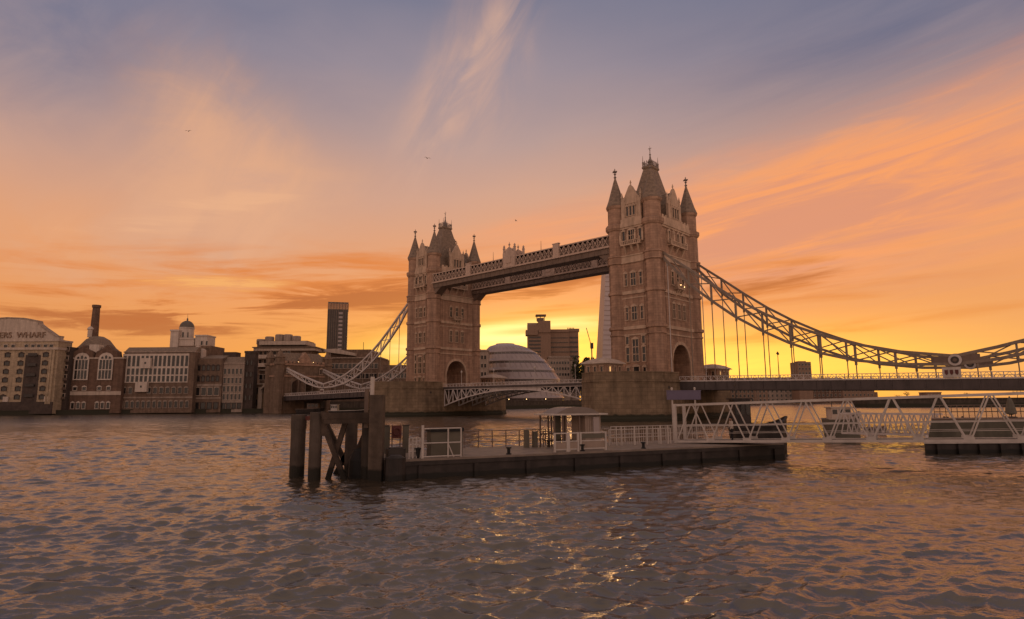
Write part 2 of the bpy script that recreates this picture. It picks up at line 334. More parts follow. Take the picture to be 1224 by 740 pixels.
# ------------------------------------------------------------------ water
def water():
    NA, NR = 1000, 1450
    a = np.radians(np.linspace(-62, 62, NA)); r = 9 * (2400 / 9) ** (np.linspace(0, 1, NR) ** 1.0)
    A, Rr = np.meshgrid(a, r); x = Rr * np.sin(A); y = Rr * np.cos(A)
    sp_ = np.maximum(Rr * (a[1] - a[0]), Rr * math.log(2400 / 9) / NR)
    rng = np.random.RandomState(3); h = np.zeros_like(x); ox = np.zeros_like(x); oy = np.zeros_like(x)
    # slow patches of calmer and rougher water
    env = 1 + .30 * np.sin(x * .11 + y * .06 + 1) * np.sin(y * .09 - x * .04) + .22 * np.sin(x * .031 - y * .05)
    for i in range(125):
        lam = .28 * (7 / .28) ** rng.rand() if i > 8 else rng.uniform(9, 17)
        th = rng.normal(math.radians(100), .62); kk = 2 * math.pi / lam
        amp = .0150 * lam ** .80 * (.5 + rng.rand()) * (.26 if lam > 3.2 else (.5 if lam > 1.8 else 1.1))
        fade = np.clip((lam / sp_ - 2.0) / 2.5, 0, 1)
        ph = kk * (x * math.cos(th) + y * math.sin(th)) + rng.rand() * 6.28
        ph = ph + .7 * np.sin(kk * .23 * (x * math.sin(th) - y * math.cos(th)) + rng.rand() * 6)
        s_ = np.sin(ph); h += amp * fade * (s_ + .25 * (s_ * s_ - .5)); q_ = amp * fade * np.cos(ph); ox += q_ * math.cos(th); oy += q_ * math.sin(th)
    h = h * env * .43; x = x + ox * env * .43; y = y + oy * env * .43
    me = bpy.data.meshes.new('water')
    me.vertices.add(NA * NR); co = np.stack([x, y, h], -1).astype(np.float32).reshape(-1); me.vertices.foreach_set('co', co)
    i = np.arange(NR - 1)[:, None] * NA + np.arange(NA - 1)[None, :]
    q = np.stack([i, i + NA, i + NA + 1, i + 1], -1)[..., ::-1].reshape(-1).astype(np.int32); nq = (NA - 1) * (NR - 1)
    me.loops.add(nq * 4); me.loops.foreach_set('vertex_index', q)
    me.polygons.add(nq); me.polygons.foreach_set('loop_start', np.arange(0, nq * 4, 4, dtype=np.int32))
    me.polygons.foreach_set('use_smooth', np.ones(nq, dtype=bool)); me.update(calc_edges=True)
    m = bpy.data.materials.new('river_water'); m.use_nodes = True; nt = m.node_tree; b = nt.nodes['Principled BSDF']; N = nt.nodes.new; L = nt.links.new
    b.inputs['Base Color'].default_value = (.048, .035, .023, 1); b.inputs['Roughness'].default_value = .03; b.inputs['IOR'].default_value = 2.15
    g = N('ShaderNodeNewGeometry')
    def bn(sx, sy, rot, det, dist, prev, strength=1.0):
        mp = N('ShaderNodeMapping'); L(g.outputs['Position'], mp.inputs[0]); mp.inputs['Scale'].default_value = (sx, sy, 1); mp.inputs['Rotation'].default_value = (0, 0, R(rot))
        n = N('ShaderNodeTexNoise'); L(mp.outputs[0], n.inputs['Vector']); n.inputs['Scale'].default_value = 1; n.inputs['Detail'].default_value = det; n.inputs['Roughness'].default_value = .55; n.inputs['Distortion'].default_value = .6
        bp = N('ShaderNodeBump'); L(n.outputs[0], bp.inputs['Height']); bp.inputs['Distance'].default_value = dist; bp.inputs['Strength'].default_value = strength
        if prev: L(prev, bp.inputs['Normal'])
        return bp.outputs[0]
    o = bn(.55, 1.3, 8, 4, .06, None); o = bn(2.4, 5.2, -12, 4, .028, o); o = bn(8, 14, 20, 2, .006, o)
    L(o, b.inputs['Normal']); me.materials.append(m)
    # open mid river is wind ruffled, the lee by the pontoon smoother
    ln = N('ShaderNodeVectorMath'); ln.operation = 'LENGTH'; L(g.outputs['Position'], ln.inputs[0])
    mr = N('ShaderNodeMapRange'); L(ln.outputs['Value'], mr.inputs[0]); mr.inputs[1].default_value = 35; mr.inputs[2].default_value = 190; mr.inputs[3].default_value = .03; mr.inputs[4].default_value = .24
    L(mr.outputs[0], b.inputs['Roughness'])
    tag(link('water', me), kind='structure')
water()

# ------------------------------------------------------------------ the bridge
BX, BY = 6.705, 185.864
BE = R(-43.0)
bridge = thing('bridge', 'brown stone bridge with two spired towers, high walkways and hanging steel chains', 'bridge', (BX, BY, 0), BE)
def local(px, py, z): pass
HX, HY = 6.25, 10.25          # half size of a tower at the wall face
TX, TY = 5.15, 9.15           # turret centres
def oct_ring(r): return [(r * math.cos(R(22.5 + 45 * i)), r * math.sin(R(22.5 + 45 * i))) for i in range(8)]

def tower_body():
    b = MB()
    aw, sp0, apex, top = 4.4, 13.6, 17.9, 22.0
    arch = [(-aw, sp0)]
    for i in range(1, 12):
        t = -1 + 2 * i / 12; arch.append((t * aw, sp0 + (apex - sp0) * (1 - abs(t) ** 2.3) ** .62))
    arch.append((aw, sp0))
    b.box(-HX, -HY, 9.0, HX, -aw, top); b.box(-HX, aw, 9.0, HX, HY, top)
    for (y0, z0), (y1, z1) in zip(arch[:-1], arch[1:]):
        for xx in (-HX, HX): b.add([(xx, y0, z0), (xx, y1, z1), (xx, y1, top), (xx, y0, top)], [(0, 1, 2, 3)])
        b.add([(-HX, y0, z0), (HX, y0, z0), (HX, y1, z1), (-HX, y1, z1)], [(0, 1, 2, 3)])
        for xx, s in ((-HX, -1), (HX, 1)):      # moulded archivolt
            k = 1.11
            b.add([(xx + s * .28, y0, z0), (xx + s * .28, y1, z1), (xx + s * .28, y1 * k, sp0 + (z1 - sp0) * k + .3), (xx + s * .28, y0 * k, sp0 + (z0 - sp0) * k + .3),
                   (xx, y0, z0), (xx, y1, z1), (xx, y1 * k, sp0 + (z1 - sp0) * k + .3), (xx, y0 * k, sp0 + (z0 - sp0) * k + .3)],
                  [(0, 1, 2, 3), (3, 2, 6, 7), (0, 4, 5, 1)], 1)
    for xx, s in ((-HX, -1), (HX, 1)):
        for y in (-aw, aw): b.box(min(xx, xx + s * .28), min(y, y * 1.11), 9.1, max(xx, xx + s * .28), max(y, y * 1.11), sp0 + .3, 1)
    b.box(-HX, -HY, top, HX, HY, 47.9)
    # strings and cornices
    for z0, z1, p in ((9.05, 10.6, .35), (20.0, 20.4, .18), (21.5, 22.3, .32), (29.1, 29.4, .15), (30.2, 31.0, .30), (38.0, 38.35, .35), (38.35, 39.7, .22), (39.7, 40.0, .4), (46.7, 47.2, .3), (47.2, 48.2, .5)):
        if z0 < 10:
            for s in (-1, 1): b.box(-HX - p, s * HY if s < 0 else aw * 1.12, z0, HX + p, -aw * 1.12 if s < 0 else HY, z1, 1); b.box(-HX - p + .05, s * HY - (p if s < 0 else 0), z0 + .01, HX + p - .05, s * HY + (p if s > 0 else 0), z1 - .01, 1)
        else: b.box(-HX - p, -HY - p, z0, HX + p, HY + p, z1, 1)
    # shallow panels between the corner turrets
    for s in (-1, 1):
        for y0 in (-6.2, 5.0): b.box(min(s * HX, s * (HX + .12)), y0, 22.4, max(s * HX, s * (HX + .12)), y0 + 1.2, 38.0)
        for x0 in (-2.9, 2.3): b.box(x0, min(s * HY, s * (HY + .12)), 22.4, x0 + .6, max(s * HY, s * (HY + .12)), 38.0)
    # parapet between turrets
    for s in (-1, 1):
        b.box(min(s * HX, s * (HX + .35)), -7.0, 48.2, max(s * HX, s * (HX + .35)), 7.0, 49.3, 1)
        b.box(-3.0, min(s * HY, s * (HY + .35)), 48.2, 3.0, max(s * HY, s * (HY + .35)), 49.3, 1)
        for i in range(9): y = -6.8 + i * 1.6; b.box(min(s * HX, s * (HX + .3)), y, 49.3, max(s * HX, s * (HX + .3)), y + .8, 49.8, 1)
    return b
def turret():
    b = MB(); q = 2.28
    b.lathe([(q + .45, 9.0), (q + .45, 10.7), (q + .1, 11.2), (q, 20.0), (q + .25, 20.1), (q + .25, 20.4), (q, 20.5), (q, 21.4), (q + .4, 21.6), (q + .4, 22.3), (q, 22.5), (q, 30.1), (q + .35, 30.3), (q + .35, 31.0), (q, 31.2),
             (q, 37.9), (q + .4, 38.1), (q + .28, 38.4), (q + .28, 39.6), (q + .48, 39.75), (q + .48, 40.0), (q, 40.3), (q, 46.6), (q + .3, 46.8), (q + .55, 47.3), (q + .55, 48.1), (q - .12, 48.5), (q - .12, 52.4), (q + .12, 52.6), (q + .28, 53.1), (q + .28, 53.35), (.5, 53.4)])
    for i in range(8):                       # blind lights near the top
        t = math.pi / 4 * i; ap = (q - .12) * math.cos(math.pi / 8) + .01
        c, s = math.cos(t), math.sin(t)
        for z0, z1, w in ((49.3, 51.9, .32),):
            vs = [(c * ap - s * k, s * ap + c * k, z) for k, z in ((-w, z0), (w, z0), (w, z1 - .4), (0, z1), (-w, z1 - .4))]
            b.add(vs, [(0, 1, 2, 3, 4)], 0)
    return b
def spire():
    b = MB(); b.lathe([(2.62, 53.25), (2.5, 53.6), (1.95, 55.0), (.16, 61.2)])
    return b
def spire_finial():
    b = MB(); b.lathe([(.16, 61.1), (.42, 61.3), (.18, 61.6), (.14, 62.0), (.38, 62.2), (.14, 62.4), (.13, 63.5), (.03, 63.8)], n=6)
    b.box(-.62, -.14, 62.7, .62, .14, 63.02); b.box(-.14, -.62, 62.7, .14, .62, 63.02)
    return b
def main_roof():
    b = MB(); b.frustum([(5.6, 9.2, 48.1), (4.7, 7.8, 49.2), (3.75, 6.2, 51.8), (2.55, 4.1, 57), (1.15, 1.85, 64.4), (1.4, 2.1, 64.7), (1.4, 2.1, 65.1)])
    return b
def roof_crown():
    b = MB()
    for sx in (-1, 1):
        for sy in (-1, 1):
            b.lathe([(.2, 65.1), (.2, 66.2), (.28, 66.3), (.1, 66.6), (.03, 68.2)], (1.15 * sx, 1.85 * sy), 6)
        b.bar((1.2 * sx, -1.9, 66.0), (1.2 * sx, 1.9, 66.0), .1); b.bar((1.2 * sx, -1.9, 65.5), (1.2 * sx, 1.9, 65.5), .1)
        for i in range(5): b.lathe([(.08, 65.1), (.06, 66.2), (.16, 66.35), (.02, 66.8)], (1.2 * sx, -1.1 + i * .55), 5)
    for sy in (-1, 1):
        b.bar((-1.2, 1.9 * sy, 66.0), (1.2, 1.9 * sy, 66.0), .1)
        for i in range(3): b.lathe([(.08, 65.1), (.06, 66.2), (.16, 66.35), (.02, 66.8)], (-.6 + i * .6, 1.9 * sy), 5)
    b.lathe([(.75, 65.1), (.7, 66.6), (.3, 67.6), (.14, 68.6), (.3, 68.8), (.12, 69.0), (.08, 70.0), (.22, 70.1), (.06, 70.3), (.02, 71.3)], n=8)
    b.box(-.45, -.05, 70.45, .45, .05, 70.6)
    return b
def gable(w, depth):
    """dormer gable seen face on in local x, face at y = 0, running back to +y"""
    b = MB(); h = w / 2
    b.slab([(-h, 47.9), (h, 47.9), (h, 53.6), (h * .86, 54.6), (h * .62, 55.0), (.5, 57.4), (0, 57.9), (-.5, 57.4), (-h * .62, 55.0), (-h * .86, 54.6), (-h, 53.6)], 0, .7)
    b.slab([(-h + .25, 48.0), (h - .25, 48.0), (h - .25, 53.3), (0, 57.0), (-h + .25, 53.3)], .7, depth, 1)
    for s in (-1, 1):
        b.lathe([(.28, 53.3), (.28, 54.9), (.38, 55.0), (.03, 56.4)], (s * (h - .1), .35), 6)
        b.box(s * h * .62 - .12, -.14, 48.3, s * h * .62 + .12, 0, 54.7)
    b.box(-h * .7, -.16, 53.0, h * .7, 0, 53.35); b.box(-h * .7, -.16, 49.3, h * .7, 0, 49.6)
    b.lathe([(.2, 57.6), (.1, 58.2), (.25, 58.4), (.02, 59.2)], (0, .35), 6)
    return b
def win(w, h, arched=True, trans=(), mull=0):
    """window in local x-z, outside towards -y: stone surround and recessed glass"""
    b = MB(); t = .17; d = .24
    b.box(-w / 2 - t, -d, -.22, w / 2 + t, .0, 0)
    for s in (-1, 1): b.box(s * (w / 2 + t / 2) - t / 2, -d + .04, 0, s * (w / 2 + t / 2) + t / 2, 0, h)
    if arched: b.slab([(-w / 2 - t - .1, h), (w / 2 + t + .1, h), (w / 2 + t + .1, h + .22), (0, h + .75), (-w / 2 - t - .1, h + .22)], -d - .03, 0)
    else: b.box(-w / 2 - t - .1, -d - .03, h, w / 2 + t + .1, 0, h + .3)
    for z in trans: b.box(-w / 2, -d + .08, z - .09, w / 2, -.05, z + .09)
    for i in range(mull): xx = -w / 2 + w * (i + 1) / (mull + 1); b.box(xx - .07, -d + .07, 0, xx + .07, -.05, h)
    b.add([(-w / 2, -.03, 0), (w / 2, -.03, 0), (w / 2, -.03, h), (-w / 2, -.03, h)], [(0, 1, 2, 3)], 1)
    return b
W_ = {}
def place_win(key, parent, x, y, z, rz, *a, name='window', mats=('stone_trim', 'window_glass')):
    if key not in W_: W_[key] = win(*a).mesh(name, mats)
    o = link(name, W_[key], parent, (x, y, z), rz); return o
def balcony(w, z):
    b = MB(); 
    b.box(-w / 2, -1.15, z - .3, w / 2, 0, z)
    b.slabx([(0, z - 2.2), (0, z - .3), (-1.05, z - .3), (-.5, z - 1.2)], -w * .38, -w * .38 + .45); b.slabx([(0, z - 2.2), (0, z - .3), (-1.05, z - .3), (-.5, z - 1.2)], w * .38 - .45, w * .38)
    b.slabx([(0, z - 1.7), (0, z - .3), (-.9, z - .3), (-.4, z - 1.0)], -.3, .3)
    b.box(-w / 2, -1.15, z + .75, w / 2, -.95, z + .95)
    n = int(w / .55)
    for i in range(n + 1): xx = -w / 2 + .08 + (w - .16) * i / n; b.box(xx - .1, -1.1, z, xx + .1, -1.0, z + .75)
    for s in (-1, 1): b.box(s * (w / 2 - .1) - .1, -1.1, z + .2, s * (w / 2 - .1) + .1, 0, z + .75); b.lathe([(.2, z), (.2, z + 1.1), (.26, z + 1.2), (.02, z + 1.6)], (s * (w / 2 - .2), -1.0), 6)
    return b
def window_pier(z0, z1):
    b = MB(); b.box(-.22, -.55, z0, .22, 0, z1); b.lathe([(.2, z1), (.3, z1 + .2), (.03, z1 + 1.1)], (0, -.3), 6)
    return b
def make_tower(x):
    t = tower_body().build('tower', ('stone', 'stone_trim'), bridge, (x, 0, 0))
    tm, sm_, fm = turret().mesh('turret', ('stone', 'stone_trim')), spire().mesh('spire', 'slate'), spire_finial().mesh('finial', 'lead')
    for sx in (-1, 1):
        for sy in (-1, 1):
            p = (sx * TX, sy * TY, 0); link('turret', tm, t, p); link('spire', sm_, t, p); link('finial', fm, t, p)
    main_roof().build('roof', 'slate', t); roof_crown().build('roof_crown', 'lead', t)
    ge, gn = gable(5.6, 6.5).mesh('gable', ('stone_trim', 'slate')), gable(6.4, 4.5).mesh('gable', ('stone_trim', 'slate'))
    E0, N0 = 0.0, math.pi / 2      # outside of the east face is -y; north face is +x
    link('gable', ge, t, (0, -HY - .2, 0), 0); link('gable', ge, t, (0, HY + .2, 0), math.pi)
    link('gable', gn, t, (HX + .2, 0, 0), N0); link('gable', gn, t, (-HX - .2, 0, 0), -N0)
    e = lambda key, xx, z, *a: place_win(key, t, xx, -HY - .01, z, E0, *a)
    n = lambda key, yy, z, *a: place_win(key, t, HX + .01, yy, z, N0, *a)
    for xx in (-.95, 0, .95): place_win('g', t, xx, -HY - .21, 49.9, E0, .55, 2.3)
    for yy in (-1.2, 0, 1.2): place_win('g2', t, HX + .21, yy, 49.9, N0, .7, 2.5)
    for xx in (-2.35, 2.35): e('l4a', xx, 43.4, .75, 2.7)
    e('l4b', 0, 43.0, 1.9, 3.2, True, (1.9,), 2)
    for z, h in ((32.4, 2.9), (23.9, 3.0)):
        for xx in (-2.2, 2.2): e(('s', h), xx, z, .8, h, True, (h * .6,))
        e(('c', h), 0, z - .1, 1.35, h + .2, True, (h * .6,), 1)
    for xx in (-2.25, 2.25):
        e('b1', xx, 18.0, .75, 1.7); e('b2', xx, 13.7, .8, 3.4, True, (1.75,)); e('b0', xx, 10.9, .7, 1.3)
    e('bc', 0, 13.7, 1.6, 5.3, True, (1.75, 3.5), 1); e('bd', 0, 10.7, 1.5, 1.7)
    for yy in (-3.4, -1.15, 1.15, 3.4): n('n4', yy, 43.3, .95, 2.7)
    for yy in (-2.6, 0, 2.6): n('n3', yy, 32.6, 1.0, 3.2, True, (2.0,)); n('n2', yy, 24.2, 1.1, 3.6, True, (2.2,), 1)
    be, bn, bn2 = balcony(5.6, 42.6).mesh('balcony', 'stone_trim'), balcony(8.4, 42.6).mesh('balcony', 'stone_trim'), balcony(3.6, 31.9).mesh('balcony', 'stone_trim')
    link('balcony', be, t, (0, -HY, 0)); link('balcony', bn, t, (HX, 0, 0), N0); link('balcony', bn2, t, (HX, 0, 0), N0)
    wp = window_pier(43, 45.4).mesh('window_pier', 'stone_trim')
    for k in (-1.5, -.5, .5, 1.5): link('window_pier', wp, t, (k * 2.13, -HY, 0)); link('window_pier', wp, t, (HX, k * 2.87, 0), N0)
    return t
for x in (41.15, -41.15): make_tower(x)
lamp_me = MB().ball((0, 0, 0), .10).mesh('lamp', 'lamp_glow')
t1 = [o for o in bridge.children if o.name == 'tower'][0]
for p in ((-3.4, -HY - .5, 13.4), (HX + 1.4, -.9, 32.6), (HX + 1.4, .9, 32.3)): link('lamp', lamp_me, t1, p)

t2 = [o for o in bridge.children if o.name.startswith('tower')][-1]
link('lamp', lamp_me, t2, (HX + .7, 7.6, 39.6))
# piers
def pier(x):
    def poly(o): return [(-10.65 - o, -17), (-6.5 - o * .7, -23.5), (0, -28 - o), (6.5 + o * .7, -23.5), (10.65 + o, -17), (10.65 + o, 17), (6.5 + o * .7, 23.5), (0, 28 + o), (-6.5 - o * .7, 23.5), (-10.65 - o, 17)]
    b = MB(); P = [poly(.9), poly(.9), poly(.45), poly(0), poly(.25), poly(.25)]; Z = [-3, .5, .9, 8.4, 8.5, 9.0]
    n = 10; vs = [(px, py, z) for pl, z in zip(P, Z) for px, py in pl]
    b.add(vs, [(k * n + i, k * n + (i + 1) % n, (k + 1) * n + (i + 1) % n, (k + 1) * n + i) for k in range(5) for i in range(n)] + [tuple(range(n))[::-1], tuple(50 + i for i in range(n))])
    o = b.build('pier', 'granite', bridge, (x, 0, 0))
    pp, qq = poly(-.05), poly(-.6); ww = (MB(), MB())          # parapet; open where the road passes
    for i in range(10):
        j = (i + 1) % 10; w = ww[0 if i < 5 else 1]
        if {i, j} in ({4, 5}, {9, 0}):
            for y0, y1 in ((-17, -9.6), (9.6, 17)):
                s = 1 if i == 4 else -1; w = ww[0 if y0 < 0 else 1]; w.box(min(s * 10.6, s * 10.0), y0, 9.0, max(s * 10.6, s * 10.0), y1, 10.5); w.box(min(s * 10.75, s * 9.9), y0, 10.5, max(s * 10.75, s * 9.9), y1, 10.75)
            continue
        for z0, z1, A, B in ((9.0, 10.5, pp, qq), (10.5, 10.75, poly(.1), poly(-.7))):
            a, b_, c, d = A[i], A[j], B[j], B[i]
            w.add([(*a, z0), (*b_, z0), (*c, z0), (*d, z0), (*a, z1), (*b_, z1), (*c, z1), (*d, z1)], [(0, 3, 2, 1), (4, 5, 6, 7), (0, 1, 5, 4), (1, 2, 6, 5), (2, 3, 7, 6), (3, 0, 4, 7)])
    for w in ww: w.build('parapet', 'granite', o)
    f = MB()                                            # string course and scupper holes
    for yv in (-14.5, 14.5):
        for s in (-1, 1): f.box(min(s * 10.6, s * 10.75), yv - .3, 7.0, max(s * 10.6, s * 10.75), yv + .3, 7.6)
    f.build('drain_opening', 'iron', o)
    return o
for x in (41.15, -41.15): pier(x)
# control cabins on the pier ends
def cabin(x, y, sx, sy, lit=False):
    b = MB(); b.box(-sx, -sy, 9.0, sx, sy, 12.7); b.box(-sx - .15, -sy - .15, 12.4, sx + .15, sy + .15, 12.7, 1)
    o = b.build('control_cabin', ('stone', 'stone_trim'), bridge, (x, y, 0))
    r = MB(); r.frustum([(sx + .7, sy + .7, 12.7), (sx + .6, sy + .6, 12.95), (sx * .75, sy * .75, 13.7), (sx * .3, sy * .3, 14.1), (.1, .1, 14.2)])
    r.build('cabin_roof', 'concrete_pale', o)
    for k in (-1, 0, 1):
        place_win(('cab', 0), o, k * sx * .6, -sy - .01, 10.9, 0, .6, 1.1, False)
        place_win(('cab', 1) if lit and k == -1 else ('cab', 0), o, sx + .01, k * sy * .6, 10.9, math.pi / 2, .6, 1.1, False, mats=('stone_trim', 'window_lit' if lit and k == -1 else 'window_glass'))
W_['_'] = None
cabin(39.0, -21.0, 3.0, 3.2, True); cabin(44.6, 23.0, 3.0, 3.6, True)
cabin(-38.5, 21.0, 3.0, 3.2)

# walkways
def walkway(y):
    s = -1 if y < 0 else 1
    L0, L1 = -35.0, 35.0
    b = MB(); b.box(L0, y - 1.8, 41.3, L1, y + 1.8, 42.75)
    for yy in (y - 2.0, y + 2.0): b.box(L0, yy - .25, 42.75, L1, yy + .25, 43.05, 1)
    for i in range(36): xx = L0 + 1 + i * 2.0 - .06; b.box(xx, y - 1.86, 41.35, xx + .12, y + 1.86, 42.7)
    # cantilever knees at the towers
    for sx in (-1, 1): b.slab([(sx * 35, 41.3), (sx * 35, 38.4), (sx * 31, 41.3)], y - 1.5, y + 1.5)
    o = b.build('walkway', ('brown_steel', 'walk_steel'), bridge)
    g = MB(); g.box(L0, y - 1.55, 43.05, L1, y + 1.55, 45.1); g.slabx([(y - 1.9, 46.0), (y, 46.45), (y + 1.9, 46.0)], L0, L1, 1); g.build('gallery', ('walk_gallery', 'slate'), o)
    for yy, sgn in ((y - 1.9, -1), (y + 1.9, 1)):
        r = MB(); r.box(L0, yy - .14, 45.75, L1, yy + .14, 46.05); r.box(L0, yy - .1, 43.05, L1, yy + .1, 43.3); r.build('rail', 'walk_steel', o)
        for a, c in ((-34.4, -18.6), (-16.4, -2.6), (2.6, 16.4), (18.6, 34.4)):
            l = MB(); n = round((c - a) / 1.55); p = (c - a) / n
            for i in range(n):
                x0 = a + i * p
                l.bar((x0, yy, 43.3), (x0 + p, yy, 45.75), .16, .14); l.bar((x0 + p, yy + .02 * sgn, 43.3), (x0, yy + .02 * sgn, 45.75), .16, .14)
                l.box(x0 - .07, yy - .1, 43.3, x0 + .07, yy + .1, 45.75)
                l.lathe([(.3, 44.42), (.3, 44.62)], (x0 + p / 2, yy), 8)
            l.build('lattice', 'walk_steel', o)
        for xx in (-17.5, 17.5):
            q = MB(); q.box(xx - 1.0, yy - .3, 43.0, xx + 1.0, yy + .3, 46.7); q.box(xx - 1.15, yy - .38, 46.7, xx + 1.15, yy + .38, 46.95); q.build('pilaster', 'walk_steel', o)
        q = MB()                                     # crest over mid span
        q.box(-2.4, yy - .35, 42.9, 2.4, yy + .35, 47.4); q.slab([(-1.5, 47.4), (1.5, 47.4), (1.2, 48.3), (0, 49.0), (-1.2, 48.3)], yy - .3, yy + .3)
        for xx in (-2.1, 2.1): q.lathe([(.38, 47.3), (.38, 48.6), (.5, 48.75), (.25, 49.0), (.35, 49.4), (.03, 49.9)], (xx, yy), 8)
        q.lathe([(.25, 48.8), (.12, 49.4), (.35, 49.7), (.1, 50.1), (.03, 50.6)], (0, yy), 8)
        q.slab([(-.9, 44.2), (.9, 44.2), (.9, 46.2), (0, 46.9), (-.9, 46.2)], yy + sgn * .35, yy + sgn * .5)
        q.build('crest', 'walk_steel', o)
    for xx in (-8.5, 10.5): f = MB(); f.tube((xx, y, 46.3), (xx, y, 49.3), .09, .04, 6); f.build('flagpole', 'iron', o)
for y in (-8.9, 8.9): walkway(y)

# suspended side spans
UP = [(47.6, 40.3), (51, 37.6), (54.9, 34.6), (60.4, 30.2), (65.9, 26.1), (71.5, 22.5), (77, 19.5), (82.6, 17.0), (88.6, 14.8), (96, 12.9), (104, 11.7)]
LO = [(47.6, 39.3), (50.5, 36.0), (54.9, 31.0), (60.0, 26.6), (65.3, 22.4), (70.8, 18.9), (76.3, 15.9), (82, 13.5), (88.3, 11.7), (96, 10.6), (104, 10.3)]
UP2 = [(104, 11.7), (110, 12.9), (117, 14.6), (124, 16.4), (134.5, 19.2)]
LO2 = [(104, 10.3), (110, 10.9), (117, 12.4), (124, 14.6), (134.5, 18.3)]
def itp(c, x): return float(np.interp(x, [p[0] for p in c], [p[1] for p in c]))
def zroad(x): x = abs(x); return 8.85 if x < 31 else 8.75 - (x - 50) * (1 / 58 if x > 50 else 0)
def chain(s, y):
    b = MB()
    for c in (UP, LO, UP2, LO2):
        for (x0, z0), (x1, z1) in zip(c[:-1], c[1:]):
            b.bar((s * x0, y, z0), (s * x1, y, z1), .62, .52)
    xs = [54.9, 60.2, 65.6, 71.2, 76.7, 82.3, 88.4, 95]
    for i, x in enumerate(xs):
        b.bar((s * x, y, itp(LO, x)), (s * x, y, itp(UP, x)), .42, .3)
        x1 = xs[i + 1] if i + 1 < len(xs) else 101
        b.bar((s * x, y + .05, itp(LO, x)), (s * x1, y + .05, itp(UP, x1)), .26, .22); b.bar((s * x, y - .05, itp(UP, x)), (s * x1, y - .05, itp(LO, x1)), .26, .22)
    b.bar((s * 50.5, y + .05, itp(LO, 50.5)), (s * 54.9, y + .05, itp(UP, 54.9)), .22); b.bar((s * 50.8, y - .05, itp(UP, 50.8)), (s * 54.9, y - .05, itp(LO, 54.9)), .22)
    xs2 = [107, 112.5, 118, 124, 129.5]
    for i, x in enumerate(xs2):
        b.bar((s * x, y, itp(LO2, x)), (s * x, y, itp(UP2, x)), .3)
        x1 = xs2[i + 1] if i + 1 < len(xs2) else 133
        b.bar((s * x, y + .04, itp(LO2, x)), (s * x1, y + .04, itp(UP2, x1)), .2); b.bar((s * x, y - .04, itp(UP2, x)), (s * x1, y - .04, itp(LO2, x1)), .2)
    o = b.build('chain', 'backlit_steel' if s > 0 else 'pale_steel', bridge)  # north chain has backlit shade put into its colour; south chain stays pale
    p = MB(); p.tube((s * 104, y - .55, 11), (s * 104, y + .55, 11), 1.0, n=20); p.slab([(s * 100.5, 11.6), (s * 104, 12.1), (s * 107.5, 11.9), (s * 107.5, 10.9), (s * 104, 9.95), (s * 100.5, 10.6)], y - .3, y + .3, 2)
    for yy in (-1, 1): p.tube((s * 104, y + yy * .56, 11), (s * 104, y + yy * .6, 11), .62, n=20, mi=1); p.tube((s * 104, y + yy * .61, 11), (s * 104, y + yy * .66, 11), .3, n=12, mi=2)
    p.build('link_pin', ('pale_steel', 'iron', 'brown_steel'), o)
    for x in [49.6] + xs + xs2 + [101]:
        zl = itp(LO if x < 104 else LO2, x); zr = zroad(x) + .1
        if zl - zr < .3: continue
        h = MB(); h.tube((s * x, y, zr), (s * x, y, zl), .105, n=6); h.lathe([(.24, zl - .9), (.24, zl - .1)], (s * x, y), 6); h.build('hanger', 'backlit_steel' if x > 50 else 'pale_steel', o)  # hanger by the tower is paler: its bright lighting is in the colour
for s in (1, -1):
    for y in (-8.7, 8.7): chain(s, y)
def railing(b, x0, x1, y, zf, h=1.05, step=1.5):
    n = max(1, round(abs(x1 - x0) / step))
    for i in range(n):
        a, c = x0 + (x1 - x0) * i / n, x0 + (x1 - x0) * (i + 1) / n; za, zc = zf(a), zf(c)
        b.bar((a, y, za + h), (c, y, zc + h), .14, .12); b.bar((a, y, za + .12), (c, y, zc + .12), .12, .1)
        b.bar((a, y, za), (a, y, za + h), .13)
        b.bar((a, y, za + .12), ((a + c) / 2, y, (za + zc) / 2 + h), .07); b.bar(((a + c) / 2, y, (za + zc) / 2 + h), (c, y, zc + .12), .07)
